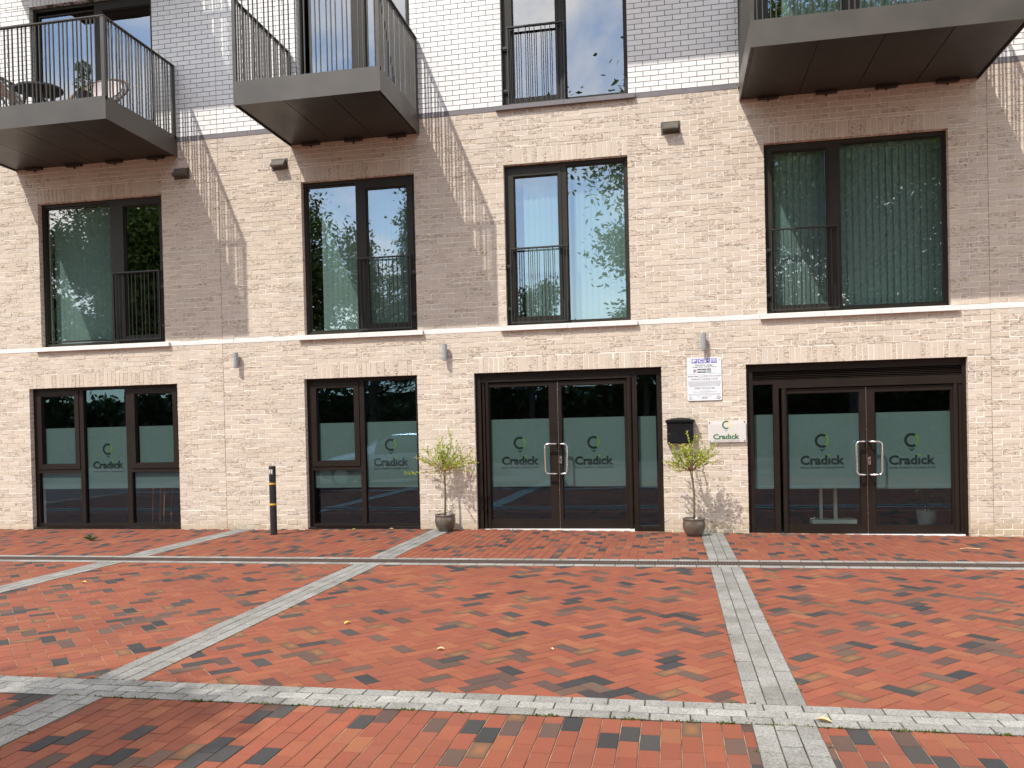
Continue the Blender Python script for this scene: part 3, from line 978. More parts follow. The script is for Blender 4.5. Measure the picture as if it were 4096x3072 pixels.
frost(d2, [(4.09, 4.35, 0.565, 1.63), (4.56, 5.52, 0.563, 1.621), (5.73, 6.708, 0.552, 1.622)])
brand(d2, 4.718, 0.597, 1.242, 0.908, 0.85, k=1.03); brand(d2, 5.902, 0.605, 1.228, 0.893, 0.835, k=1.03)
handle(d2, 5.572, 5.45, 0.757, 1.222); handle(d2, 5.628, 5.785, 0.755, 1.217)
lock(d2, 5.635, 0.95)
mb = MB(); mb.box(5.6025, 5.6075, YF + 0.006, YF + 0.05, -0.08, 1.98); mb.build('weather_seal', M['steel'], d2)
mb = MB(); mb.box(4.43, 6.85, 0.045, 0.16, -0.3, -0.078); mb.build('threshold', M['white_stone'], d2)

# dim rooms behind the glass
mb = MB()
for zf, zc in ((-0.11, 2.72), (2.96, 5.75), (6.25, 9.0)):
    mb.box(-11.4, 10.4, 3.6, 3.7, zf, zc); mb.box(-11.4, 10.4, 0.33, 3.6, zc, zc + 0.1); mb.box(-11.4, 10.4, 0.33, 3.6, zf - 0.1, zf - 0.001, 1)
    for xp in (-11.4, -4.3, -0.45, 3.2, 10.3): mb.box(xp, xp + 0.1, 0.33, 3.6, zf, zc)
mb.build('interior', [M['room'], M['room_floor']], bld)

# ------------------------------------------------------------------ balconies
def balcony(x0, x1, zb, label, npan, D_=1.75):
    H_ = 0.325
    zt = zb + H_
    mb = MB()
    # fascia sheets on three sides, top deck, soffit panels set back above the lower edge
    mb.box(x0, x1, -D_, -D_ + 0.012, zb, zt); mb.box(x0, x0 + 0.012, -D_ + 0.012, -0.001, zb, zt); mb.box(x1 - 0.012, x1, -D_ + 0.012, -0.001, zb, zt)
    mb.box(x0 + 0.012, x1 - 0.012, -D_ + 0.012, -0.001, zt - 0.05, zt - 0.004)
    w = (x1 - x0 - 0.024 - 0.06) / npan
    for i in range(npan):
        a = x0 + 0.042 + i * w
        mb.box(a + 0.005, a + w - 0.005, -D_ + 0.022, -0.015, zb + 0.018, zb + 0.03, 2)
    mb.box(x0 + 0.012, x1 - 0.012, -D_ + 0.012, -0.001, zb + 0.034, zb + 0.05, 1)
    for i in range(npan):
        xc = x0 + (x1 - x0) * (i + 0.5) / npan
        mb.box(xc - 0.14, xc + 0.14, -0.075, -0.001, zb - 0.012, zb + 0.017, 1)
        mb.box(xc - 0.01, xc + 0.01, -0.035, -0.015, zb - 0.045, zb - 0.012, 1)
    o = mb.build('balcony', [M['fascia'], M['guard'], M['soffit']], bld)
    if label: o['label'] = label
    # railing: flat upright bars in threes under a flat handrail
    rl = MB()
    zr = zt + 1.14
    rl.box(x0 - 0.005, x1 + 0.005, -D_ - 0.005, -D_ + 0.05, zr - 0.015, zr)
    rl.box(x0 - 0.005, x0 + 0.05, -D_ + 0.05, -0.02, zr - 0.015, zr); rl.box(x1 - 0.05, x1 + 0.005, -D_ + 0.05, -0.02, zr - 0.015, zr)
    offs = (0.064, 0.066, 0.095)
    p = x0 + 0.02; i = 0
    while p < x1 - 0.02:
        rl.box(p - 0.005, p + 0.005, -D_ + 0.008, -D_ + 0.032, zt - 0.045, zr - 0.015); p += offs[i % 3]; i += 1
    for xa in (x0 + 0.008, x1 - 0.032):
        p = -D_ + 0.075; i = 0
        while p < -0.03:
            rl.box(xa, xa + 0.024, p - 0.005, p + 0.005, zt - 0.045, zr - 0.015); p += offs[i % 3]; i += 1
    for xa in (x0, x1 - 0.05):
        for ya in (-D_ + 0.001, -0.07):
            rl.box(xa, xa + 0.05, ya + 0.0, ya + 0.045, zt - 0.048, zr - 0.0155)
    rl.build('railing', M['rail'], o)
    return o
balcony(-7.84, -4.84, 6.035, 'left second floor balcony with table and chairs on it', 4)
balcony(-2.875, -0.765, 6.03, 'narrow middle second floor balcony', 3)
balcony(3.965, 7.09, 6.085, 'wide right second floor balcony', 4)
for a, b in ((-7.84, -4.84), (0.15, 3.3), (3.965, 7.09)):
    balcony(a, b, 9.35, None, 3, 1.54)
#MORE#
# ------------------------------------------------------------------ fittings on the wall
M['lamp_grey'] = simple('light_grey_powder_coat', (0.27, 0.28, 0.29), 0.45, var=0.05)
M['lens'] = simple('milky_lens', (0.55, 0.53, 0.48), 0.4)
M['vent'] = simple('olive_brown_vent_paint', (0.082, 0.072, 0.056), 0.5)
M['sign_white'] = simple('white_sign_sheet', (0.74, 0.75, 0.78), 0.4, var=0.03)
M['ink'] = simple('black_print', (0.02, 0.02, 0.022), 0.6)
M['ink_grey'] = simple('grey_print', (0.33, 0.33, 0.36), 0.6)
M['ink_violet'] = simple('violet_print', (0.16, 0.13, 0.40), 0.6)
M['ink_green'] = simple('green_print', (0.06, 0.42, 0.12), 0.6)
M['ink_red'] = simple('red_print', (0.35, 0.05, 0.05), 0.6)
M['box_black'] = simple('black_powder_coat', (0.006, 0.006, 0.007), 0.45, var=0.2, spec=0.25)
M['sign_green'] = simple('mid_green_vinyl', (0.035, 0.13, 0.045), 0.6)
M['sign_yellow'] = simple('yellow_vinyl', (0.72, 0.66, 0.05), 0.6)
M['plate_grey'] = simple('pale_green_grey_vinyl', (0.25, 0.32, 0.27), 0.6)
M['ink_brown'] = simple('brown_print', (0.09, 0.05, 0.045), 0.6)
M['black_plastic'] = simple('black_recycled_plastic', (0.012, 0.011, 0.012), 0.55, var=0.3, nscale=20)
M['yellow_band'] = simple('yellow_reflective_tape', (0.66, 0.36, 0.03), 0.4)
M['glaze'] = simple('brown_grey_pot_glaze', (0.105, 0.082, 0.062), 0.30, var=0.35, nscale=7, bump=0.15, bscale=30, coat=0.3)
M['soil'] = simple('potting_soil', (0.03, 0.022, 0.016), 0.95)
M['bark'] = simple('grey_green_bark', (0.12, 0.088, 0.048), 0.85, var=0.35, nscale=40, bump=0.5, bscale=60)
M['twig'] = simple('reddish_twig_bark', (0.22, 0.11, 0.055), 0.8)
M['willow'] = leafmat('variegated_willow_leaf', [(0.0, (0.15, 0.26, 0.02)), (0.3, (0.27, 0.37, 0.03)), (0.65, (0.48, 0.52, 0.07)), (0.9, (0.55, 0.52, 0.16)), (1.0, (0.66, 0.48, 0.34))])
M['tree_leaf'] = leafmat('tree_leaf', [(0.0, (0.030, 0.060, 0.012)), (0.6, (0.055, 0.105, 0.018)), (1.0, (0.10, 0.15, 0.03))], trans=0.2)
M['dark_leaf'] = leafmat('dark_needle', [(0.0, (0.028, 0.055, 0.02)), (1.0, (0.085, 0.13, 0.045))], trans=0.15)
M['tree_bark'] = simple('tree_bark', (0.10, 0.075, 0.055), 0.9, var=0.3, nscale=10, bump=0.6, bscale=20)

def wall_lamp(x, zb, label):
    t = thing('wall_lamp', label, 'wall light', (x, 0, zb), 'grey cylinder lights along the facade')
    m = MB(); m.tube([(x, -0.078, zb + 0.004), (x, -0.078, zb + 0.028)], 0.036, 20); m.tube([(x, -0.078, zb + 0.032), (x, -0.078, zb + 0.25)], 0.037, 20)
    m.tube([(x, -0.078, zb + 0.002), (x, -0.078, zb + 0.034)], 0.0335, 20)
    m.build('body', M['lamp_grey'], t, smooth=False)
    m = MB(); m.box(x - 0.022, x + 0.022, -0.045, 0.004, zb + 0.07, zb + 0.18); m.build('bracket', M['lamp_grey'], t)
    m = MB(); m.tube([(x, -0.078, zb), (x, -0.078, zb + 0.001)], 0.028, 16); m.build('lens', M['lens'], t)
    return t
wall_lamp(-3.868, 2.575, 'grey cylinder wall light beside the vertical wall joint')
wall_lamp(-0.427, 2.567, 'grey cylinder wall light above the willow nearest the bollard')
wall_lamp(3.397, 2.562, 'grey cylinder wall light directly above the parking notice')
def vent(x0, x1, z0, z1, label):
    xc = (x0 + x1) / 2
    t = thing('vent_cowl', label, 'vent', (xc, 0, z0), 'hooded vents in the brickwork')
    m = MB(); m.box(x0, x1, -0.014, 0.004, z0, z1); m.build('back_plate', M['vent'], t)
    m = MB()
    a, b_ = x0 + 0.022, x1 - 0.022
    pr = [(-0.0145, z1 - 0.02), (-0.03, z1 - 0.02), (-0.125, z0 + 0.055), (-0.125, z0 + 0.038), (-0.0145, z0 + 0.022)]
    n = len(pr)
    m.v += [(a, y, z) for y, z in pr] + [(b_, y, z) for y, z in pr]
    m.face(tuple(range(n))); m.face(tuple(reversed(range(n, 2 * n))))
    for k in range(n): m.face((k, n + k, n + (k + 1) % n, (k + 1) % n))
    m.build('hood', M['vent'], t)
vent(-4.905, -4.637, 5.672, 5.845, 'hooded brown vent in shade right of the left balcony')
vent(-3.202, -2.935, 5.685, 5.856, 'hooded brown vent left of the narrow middle balcony')
vent(2.864, 3.131, 5.714, 5.890, 'sunlit hooded brown vent between two upper windows')

# parking notice
t = thing('parking_sign', 'white parking terms notice with rounded corners under a wall light', 'sign', (3.4, 0, 1.855))
SX, SZ, SU, SV = 3.160, 2.473, 0.482 / 805, 0.617 / 1015
def sx(px): return SX + (px - 65) * SU
def sz(py): return SZ - (py - 535) * SV
m = MB()
x0, x1, z0, z1, r = 3.160, 3.642, 1.856, 2.473, 0.022
o = []
for cx, cz, a0 in ((x1 - r, z1 - r, 0), (x0 + r, z1 - r, 90), (x0 + r, z0 + r, 180), (x1 - r, z0 + r, 270)):
    o += arc_pts(cx, cz, r, a0, a0 + 90, 5)
n = len(o)
m.v += [(x, -0.016, z) for x, z in o] + [(x, -0.010, z) for x, z in o]
m.face(tuple(reversed(range(n)))); m.face(tuple(range(n, 2 * n)))
for k in range(n): m.face((k, (k + 1) % n, n + (k + 1) % n, n + k))
m.build('panel', M['sign_white'], t)
m = MB()
Y1, Y2, Y3 = -0.0168, -0.0176, -0.0184
def rect(xa, xb, ya, yb, mi, y=Y1):
    m.poly([(sx(xa), y, sz(yb)), (sx(xb), y, sz(yb)), (sx(xb), y, sz(ya)), (sx(xa), y, sz(ya))], mi)
def line(s, ya, yb, xa, xb, mi=0, bold=0.0, y=Y1):
    textmesh(m, s, sx(xa), y, sz(yb), h=(yb - ya) * SV, w=(xb - xa) * SU, mi=mi, bold=bold)
for xa, xb in ((175, 310), (325, 460), (475, 612), (628, 765)): rect(xa, xb, 560, 675, 1)
for s, xa, xb in (('P', 200, 288), ('C', 345, 440), ('M', 492, 595)): line(s, 574, 645, xa, xb, 2, 0.03, Y2)
for s, xa, xb in (('parking', 185, 300), ('control', 345, 445), ('management', 483, 604)): line(s, 654, 668, xa, xb, 2, 0.01, Y2)
line('(UK)', 570, 610, 642, 752, 2, 0.02, Y2); line('LTD', 616, 648, 648, 746, 2, 0.02, Y2)
line('PRIVATE LAND', 698, 733, 258, 668, 0, 0.02); line('TERMS AND CONDITIONS', 743, 776, 178, 760, 0, 0.012)
for i, (xa, xb) in enumerate(((200, 300), (310, 408), (418, 515), (527, 622), (635, 735))):
    rect(xa, xb, 800, 895, 0 if i < 4 else 3); rect(xa + 6, xb - 6, 806, 889, 2, Y2)
    if 0 < i < 4:
        rect(xa + 6, xb - 6, 806, 826, 0, Y3); rect(xa + 14, xa + 30, 845, 860, 0, Y3); rect(xa + 38, xa + 52, 838, 866, 0, Y3); rect(xa + 60, xa + 84, 838, 866, 3, Y3)
        rect(xa + 6, xb - 6, 872, 889, 4 if i == 3 else 0, Y3)
line('P', 818, 880, 222, 280, 0, 0.02, Y3); line('X', 822, 878, 225, 285, 5, 0.0, -0.0188)
line('NO PARKING ON ROADWAY, PAVED OR LANDSCAPED AREAS AT ANY TIME', 918, 936, 82, 858, 0)
line('ENFORCEMENT IN OPERATION 24 HOURS', 958, 988, 82, 858, 0, 0.012)
line('Breach of ANY term or condition will result in the driver being liable for a', 996, 1010, 105, 835, 0)
line('PARKING CHARGE of £100', 1024, 1060, 155, 780, 0, 0.014)
line('By entering or remaining on this land you agree to abide by all of the Terms & Conditions', 1072, 1083, 85, 855, 0)
for k in range(7): rect(84, 856 - (k % 3) * 9, 1097 + k * 12.5, 1102 + k * 12.5, 3)
line('IF UNSURE PLEASE SEEK FURTHER ADVICE OR REFRAIN FROM PARKING', 1185, 1200, 105, 828, 0)
line('RETROSPECTIVE EVIDENCE OF AUTHORITY TO PARK WILL NOT BE ACCEPTED', 1207, 1222, 105, 828, 0)
line('ENQUIRY LINE: 01753 512603', 1236, 1257, 230, 705, 0, 0.01); line('PAYMENT LINE: 0845 867 9445', 1262, 1283, 230, 705, 0, 0.01)
line('Postal payments and appeals', 1306, 1318, 335, 590, 0); line('The Courtyard, 1a Cranbourne Road, Slough, Berkshire, SL1 2XF', 1328, 1343, 172, 765, 0)
rect(170, 765, 1352, 1359, 3); rect(340, 590, 1374, 1378, 3)
for k in range(4): rect(84, 852 - (k % 2) * 14, 1388 + k * 11, 1392 + k * 11, 3)
rect(285, 650, 1443, 1448, 3); rect(290, 645, 1457, 1461, 3)
for xa in (398, 434, 470, 506): rect(xa, xa + 27, 1477, 1504, 0)
rect(330, 605, 1520, 1524, 3)
def disc(px, py, rr, mi, y):
    m.poly([(sx(px) + rr * math.cos(k * math.pi / 10), y, sz(py) + rr * math.sin(k * math.pi / 10)) for k in range(20)], mi)
for px, mi in ((136, 3), (796, 0)):
    disc(px, 1487, 0.025, mi, Y1); disc(px, 1487, 0.017, 2, Y2); disc(px, 1487, 0.010, 3, Y3)
m.build('printing', [M['ink'], M['ink_violet'], M['sign_white'], M['ink_grey'], M['ink_green'], M['ink_red']], t)
for px, py in ((126, 608), (815, 583), (210, 1492), (722, 1492)):
    m = MB(); m.tube([(sx(px), -0.0235, sz(py)), (sx(px), -0.016, sz(py))], [0.010, 0.012], 12); m.build('screw_cap', M['sign_white'], t)

# letter box
t = thing('letter_box', 'black metal letter box with arched lid on the brick pier', 'letter box', (3.045, 0, 1.25))
m = MB(); m.box(2.858, 3.231, -0.118, 0.004, 1.250, 1.556); m.box(2.866, 3.222, -0.128, -0.1185, 1.504, 1.516); m.build('body', M['box_black'], t, bevel=0.004)
m = MB(); m.box(2.862, 3.227, -0.1225, -0.1185, 1.262, 1.500); m.build('flap_door', M['box_black'], t, bevel=0.002)
m = MB(); m.box(2.838, 3.250, -0.150, 0.004, 1.557, 1.584)
o = [(2.842, 1.5845), (3.246, 1.5845)] + [(3.246 - 0.404 * k / 14, 1.5845 + 0.034 * math.sin(math.pi * k / 14)) for k in range(1, 14)]
n = len(o); m2 = len(m.v)
m.v += [(x, -0.142 + (z - 1.5845) * 2.6, z) for x, z in o] + [(x, 0.004, z) for x, z in o]
m.face(tuple(m2 + k for k in range(n))); m.face(tuple(m2 + n + k for k in reversed(range(n))))
for k in range(n): m.face((m2 + k, m2 + n + k, m2 + n + (k + 1) % n, m2 + (k + 1) % n))
m.build('lid', M['box_black'], t)
m = MB(); m.tube([(2.889, -0.132, 1.386), (2.889, -0.1226, 1.386)], [0.010, 0.012], 14); m.build('lock', M['steel'], t)

# acrylic name plate on stand-offs
mp_, tt, bb = newmat('frosted_acrylic')
bb.inputs['Base Color'].default_value = (0.80, 0.77, 0.75, 1); bb.inputs['Roughness'].default_value = 0.35
trn = N(tt, 'ShaderNodeBsdfTransparent', Color=(0.95, 0.93, 0.92, 1))
ms = N(tt, 'ShaderNodeMixShader', Fac=0.58)
tt.links.new(trn.outputs['BSDF'], ms.inputs[1]); tt.links.new(bb.outputs['BSDF'], ms.inputs[2])
tt.links.new(ms.outputs['Shader'], tt.nodes['Material Output'].inputs['Surface'])
t = thing('name_plate', 'frosted acrylic name plate with green lettering beside the letter box', 'sign', (3.7, 0, 1.252))
m = MB(); m.box(3.438, 3.960, -0.040, -0.032, 1.252, 1.560); m.build('panel', mp_, t)
m = MB()
YP = -0.0412
logo(m, 3.692, 1.498, 0.62, YP)
m.build('logo', [M['sign_green'], M['sign_yellow'], M['plate_grey']], t)
m = MB()
textmesh(m, 'Cradıck', 3.507, YP, 1.296, h=0.074, w=0.364, bold=0.034)
m.poly([(3.7455 + 0.010 * math.cos(i * math.pi / 6), YP, 1.370 + 0.010 * math.sin(i * math.pi / 6)) for i in range(12)], 1)
textmesh(m, 'RETAIL PROPERTY CONSULTANTS', 3.508, YP, 1.262, h=0.0125, w=0.362, mi=3, bold=0.004)
m.build('lettering', [M['sign_green'], M['sign_yellow'], M['vinyl_grey'], M['ink_brown']], t)
for x in (3.458, 3.940):
    for z in (1.272, 1.540):
        m = MB(); m.tube([(x, -0.048, z), (x, 0.002, z)], 0.0085, 12); m.build('stand_off', M['steel'], t)

# bollard
BX, BY, BR = -2.995, -0.665, 0.051
t = thing('bollard', 'black round bollard with two yellow bands in front of the brick wall', 'bollard', (BX, BY, 0))
m = MB(); m.lathe([(BR, -0.02), (BR, 0.795), (BR - 0.002, 0.80), (BR - 0.002, 0.806), (BR, 0.811), (BR, 1.026), (BR - 0.004, 1.034), (BR - 0.012, 1.037)], (BX, BY, 0), 28)
m.build('post', M['black_plastic'], t)
for za, zb in ((0.447, 0.474), (0.758, 0.784)):
    m = MB(); m.lathe([(BR + 0.0012, za), (BR + 0.0012, zb)], (BX, BY, 0), 28); m.build('reflective_band', M['yellow_band'], t)
for s_ in (-1, 1):
    m = MB()
    def q_(a, z, rr): return (BX + rr * math.sin(math.radians(a)), BY - rr * math.cos(math.radians(a)), z)
    a0, a1 = (-32 * 1, -4) if s_ < 0 else (4, 32)
    wid = [(0.985, 0, 0), (0.93, 5, 3), (0.905, 9, 5)]
    for (z1_, i1, o1), (z2_, i2, o2) in zip(wid[:-1], wid[1:]):
        ai1, ao1 = (a1 - i1 * 0.4, a0 + o1 * 2) if s_ < 0 else (a0 + i1 * 0.4, a1 - o1 * 2)
        ai2, ao2 = (a1 - i2 * 0.4, a0 + o2 * 2) if s_ < 0 else (a0 + i2 * 0.4, a1 - o2 * 2)
        m.poly([q_(ai1, z1_, BR + 0.002), q_(ao1, z1_, BR + 0.002), q_(ao2, z2_, BR + 0.002), q_(ai2, z2_, BR + 0.002)])
    m.build('lens', M['lens'], t)
m = MB(); m.box(BX - 0.012, BX + 0.012, BY - BR - 0.008, BY - BR + 0.012, 0.82, 0.925); m.build('lamp_rib', M['black_plastic'], t)

# potted willows
def willow(px, py, pz, fx, fz, seed, label, wide, tall, bend):
    r_ = random.Random(seed)
    t = thing('potted_willow', label, 'potted tree', (px, py, pz), 'potted standard willows by the doors')
    m = MB()
    m.lathe([(0.088, 0.0), (0.098, 0.008), (0.128, 0.055), (0.150, 0.105), (0.157, 0.150), (0.155, 0.190), (0.149, 0.220), (0.149, 0.226), (0.157, 0.240), (0.158, 0.252), (0.153, 0.258), (0.143, 0.256), (0.137, 0.245), (0.136, 0.215)], (px, py, pz), 40)
    m.build('pot', M['glaze'], t, smooth=True)
    m = MB(); m.lathe([(0.135, 0.200), (0.134, 0.222), (0.05, 0.232)], (px, py, pz), 24); m.build('soil', M['soil'], t)
    base = Vector((px - 0.005, py, pz + 0.215)); fork = Vector((fx, py + 0.005, fz))
    pts = []
    for i in range(9):
        k = i / 8
        p = base.lerp(fork, k)
        p.x += bend * math.sin(math.pi * k) + r_.uniform(-.003, .003)
        pts.append(p)
    rr = [0.0175, 0.0165, 0.0158, 0.0150, 0.0148, 0.0146, 0.0148, 0.0160, 0.0215]
    m = MB(); m.tube(pts, rr, 9); m.build('trunk', M['bark'], t, smooth=True)
    br = MB(); lf = MB()
    def leafq(p, d, ln, w):
        d = d.normalized()
        s_ = d.cross(Vector((r_.uniform(-1, 1), r_.uniform(-1, 1), r_.uniform(-1, 1))))
        if s_.length < 1e-3: return
        s_.normalize(); nn = d.cross(s_)
        mid = p + d * ln * 0.45
        b = len(lf.v)
        lf.v += [tuple(p), tuple(mid + s_ * w + nn * w * 0.4), tuple(p + d * ln), tuple(mid - s_ * w + nn * w * 0.4)]
        lf.face((b, b + 1, b + 2)); lf.face((b, b + 2, b + 3))
    nb = 42
    for i in range(nb):
        az = 2 * math.pi * (i + r_.random()) / nb
        az = az - 0.28 * math.sin(2 * az)
        tilt = math.radians(r_.choice((r_.uniform(4, 34), r_.uniform(30, 62), r_.uniform(55, 84))))
        ln = r_.uniform(0.26, 0.52) * (1.0 if r_.random() < 0.8 else 1.2)
        d = Vector((math.cos(az) * math.sin(tilt) * wide, math.sin(az) * math.sin(tilt) * 0.75, math.cos(tilt) * tall))
        p = fork + Vector((0, 0, r_.uniform(-0.012, 0.012)))
        path = [p]
        n_ = 9
        dd = d.copy()
        for k in range(n_):
            dd = dd + Vector((r_.uniform(-.2, .2), r_.uniform(-.12, .12), r_.uniform(-.14, .16)))
            p = p + dd.normalized() * ln * d.length / n_
            if p.y > -0.02: p.y = -0.02
            path.append(p)
        br.tube(path, [0.0038 - 0.0032 * k / n_ for k in range(n_ + 1)], 4, cap=False)
        seglen = ln * d.length / n_
        dens = r_.uniform(0.55, 1.2)
        for k in range(2, n_):
            cnt = max(1, int(seglen / 0.0150 * dens))
            for q in range(cnt):
                f = (q + r_.random()) / cnt
                pp = path[k].lerp(path[k + 1], f)
                ax = (path[k + 1] - path[k]).normalized()
                side = Vector((r_.uniform(-1, 1), r_.uniform(-1, 1), r_.uniform(-0.5, 0.9))).normalized()
                leafq(pp, ax * r_.uniform(0.2, 0.8) + side * 0.9, r_.uniform(0.030, 0.056), r_.uniform(0.0065, 0.0105))
        # side shoot
        for _sh in range(r_.choice((1, 2, 2))):
            k = r_.randint(3, 7); p = path[k]
            dd = (path[k + 1] - path[k]).normalized() + Vector((r_.uniform(-.8, .8), r_.uniform(-.6, .6), r_.uniform(-.2, .6)))
            q2 = [p]
            for s_ in range(4):
                p = p + dd.normalized() * 0.032; q2.append(p)
                for _ in range(3):
                    leafq(p, dd + Vector((r_.uniform(-1, 1), r_.uniform(-1, 1), r_.uniform(-1, 1))) * 0.9, r_.uniform(0.026, 0.046), 0.008)
            br.tube(q2, 0.0015, 4, cap=False)
    # a few low shoots hanging at the graft
    for i in range(5):
        az = r_.uniform(0, 6.28); p = fork + Vector((0, 0, 0.0)); q2 = [p]
        for s_ in range(5):
            p = p + Vector((math.cos(az) * 0.035, math.sin(az) * 0.015, -0.006 * s_ + 0.008)); q2.append(p)
            for _ in range(2 if s_ > 1 else 0): leafq(p, Vector((math.cos(az), math.sin(az) * .4, r_.uniform(-1, .6))), 0.03, 0.005)
        br.tube(q2, 0.0018, 4, cap=False)
    br.build('branches', M['twig'], t); lf.build('foliage', M['willow'], t)
willow(-0.436, -0.245, 0.0, -0.436, 0.902, 11, 'potted willow between the two light window and the left door', 1.12, 1.05, 0.012)
willow(3.203, -0.475, -0.040, 3.180, 0.872, 23, 'potted willow under the letter box', 0.98, 0.98, 0.022)

# weed, fallen leaves, twig
M['weed'] = leafmat('weed_leaf', [(0.0, (0.03, 0.07, 0.02)), (1.0, (0.07, 0.14, 0.04))])
M['dry_leaf'] = simple('dry_tan_leaf', (0.50, 0.36, 0.19), 0.8, var=0.25, nscale=40)
M['yellow_leaf'] = simple('yellowed_leaf', (0.62, 0.48, 0.08), 0.8, var=0.2, nscale=40)
t = thing('weed', 'small dark green weed sprouting between pavers before the left window', 'weed', (-5.57, -1.36, 0))
for i in range(9):
    a = i * 0.72 + rnd.uniform(-.2, .2); ln = rnd.uniform(0.05, 0.10); h = rnd.uniform(0.02, 0.09)
    m = MB(); d = Vector((math.cos(a), math.sin(a), 0)); s_ = Vector((-d.y, d.x, 0)) * 0.018; b0 = Vector((-5.57, -1.36, 0.0))
    p1 = b0 + d * ln * 0.5 + Vector((0, 0, h)); p2 = b0 + d * ln * 1.2 + Vector((0, 0, h * 0.9))
    m.poly([b0, p1 + s_, p2]); m.poly([b0, p2, p1 - s_])
    m.build('leaf', M['weed'], t)
def fallen(x, y, size, ang, mat, label, name='fallen_leaf'):
    m = MB(); ca, sa = math.cos(ang), math.sin(ang)
    def P_(u, v, z): return (x + (u * ca - v * sa) * size, y + (u * sa + v * ca) * size, gz(x, y) + 0.004 + z * size)
    up_ = [(-.5, 0, .05), (-.25, .2, .22), (.1, .26, .30), (.35, .14, .2), (.55, 0, .12)]; dn = [(.35, -.14, .16), (.1, -.25, .26), (-.25, -.2, .18)]
    ring_ = up_ + dn
    b = len(m.v); m.v += [P_(*q) for q in ring_] + [P_(0, 0, .06)] + [P_(u, v, z + .012) for u, v, z in ring_] + [P_(0, 0, .075)]
    n = len(ring_)
    for k in range(n):
        k2 = (k + 1) % n
        m.face((n, k2, k)); m.face((2 * n + 1, n + 1 + k, n + 1 + k2)); m.face((k, k2, n + 1 + k2, n + 1 + k))
    return tag(m.build(name, mat), label, 'leaf', 'leaves fallen on the paving')
fallen(3.66, -7.935, 0.085, 2.8, M['dry_leaf'], 'largest curled tan leaf, lying where two granite bands cross')
fallen(0.367, -6.10, 0.06, 1.0, M['yellow_leaf'], 'yellow curled leaf on the herringbone, furthest left near the middle band')
fallen(1.329, -6.79, 0.06, 0.2, M['dry_leaf'], 'small tan leaf on the herringbone in front of the left door')
fallen(2.095, -6.70, 0.04, 2.2, M['dry_leaf'], 'tiny pale leaf crumb on the herringbone, right of the small tan leaf')
fallen(-3.176, -4.586, 0.06, 0.1, M['yellow_leaf'], 'thin yellow leaf on the paving beside the left granite band')
fallen(-1.95, -0.09, 0.055, 0.5, M['yellow_leaf'], 'yellow leaf at the foot of the two light window')
fallen(-1.36, -0.05, 0.07, 0.1, M['dry_leaf'], 'tan leaf at the right foot of the two light window')
m = MB(); m.tube([(6.25, -1.645, gz(6.25, -1.6) + 0.008), (6.33, -1.62, gz(6.3, -1.6) + 0.014), (6.47, -1.64, gz(6.4, -1.6) + 0.008)], 0.006, 6)
tag(m.build('twig', M['dry_leaf']), 'short dry twig on the paving near the right door', 'twig')

# ------------------------------------------------------------------ things on the left balcony
M['wicker'] = simple('brown_wicker', (0.13, 0.07, 0.045), 0.7, var=0.4, nscale=50)
M['cushion'] = simple('grey_pink_cushion', (0.42, 0.36, 0.34), 0.9)
M['dark_plastic'] = simple('dark_table_top', (0.03, 0.028, 0.027), 0.5)
M['topiary'] = leafmat('box_leaf', [(0.0, (0.02, 0.05, 0.02)), (1.0, (0.06, 0.12, 0.045))])
ZD = 6.356
t = thing('bistro_table', 'dark oval table on the left balcony', 'table', (-6.55, -1.0, ZD))
m = MB()
m.v += [(-6.53 + 0.36 * math.cos(k * math.pi / 14), -1.0 + 0.30 * math.sin(k * math.pi / 14), z) for z in (ZD + 0.52, ZD + 0.55) for k in range(28)]
m.face(tuple(reversed(range(28)))); m.face(tuple(range(28, 56)))
for k in range(28): m.face((k, (k + 1) % 28, 28 + (k + 1) % 28, 28 + k))
m.build('table_top', M['dark_plastic'], t)
for dx, dy in ((-.18, -.14), (.18, -.14), (-.18, .14), (.18, .14)):
    m = MB(); m.tube([(-6.53 + dx * 1.25, -1.0 + dy * 1.25, ZD), (-6.53 + dx * .7, -1.0 + dy * .7, ZD + 0.519)], 0.025, 8); m.build('leg', M['dark_plastic'], t)
t = thing('papasan_chair', 'round wicker chair with pale cushion on the left balcony', 'chair', (-5.55, -0.95, ZD))
m = MB(); cc_ = Vector((-5.56, -0.90, ZD + 0.42)); R0 = 0.44
ax = Vector((0.05, -0.75, 0.66)).normalized(); u_ = ax.cross(Vector((0, 0, 1))).normalized(); w_ = ax.cross(u_)
m.tube([cc_ + (u_ * math.cos(k * math.pi / 18) + w_ * math.sin(k * math.pi / 18)) * R0 for k in range(37)], 0.02, 8, cap=False)
for k in range(-9, 10):
    hgt = math.sqrt(max(0, 1 - (k / 10) ** 2)) * R0
    pts = [cc_ + u_ * (k / 10 * R0) + w_ * (hgt * s_) - ax * 0.20 * (1 - (s_ ** 2)) * (1 - (k / 10) ** 2) for s_ in (-1, -.6, -.2, .2, .6, 1)]
    m.tube(pts, 0.006, 5, cap=False)
m.build('basket', M['wicker'], t)
m = MB()
cs = []
for i in range(7):
    rr_ = 0.36 * i / 6
    cs.append([tuple(cc_ - ax * (0.14 * (1 - (i / 6) ** 2)) + (u_ * math.cos(k * math.pi / 10) + w_ * math.sin(k * math.pi / 10)) * rr_ + ax * 0.03) for k in range(20)])
for i in range(6):
    for k in range(20): m.poly([cs[i][k], cs[i + 1][k], cs[i + 1][(k + 1) % 20], cs[i][(k + 1) % 20]])
m.build('cushion', M['cushion'], t)
m = MB(); m.tube([Vector((-5.56 + 0.24 * math.cos(k * math.pi / 9), -0.78 + 0.24 * math.sin(k * math.pi / 9), ZD + 0.02)) for k in range(19)], 0.02, 6, cap=False)
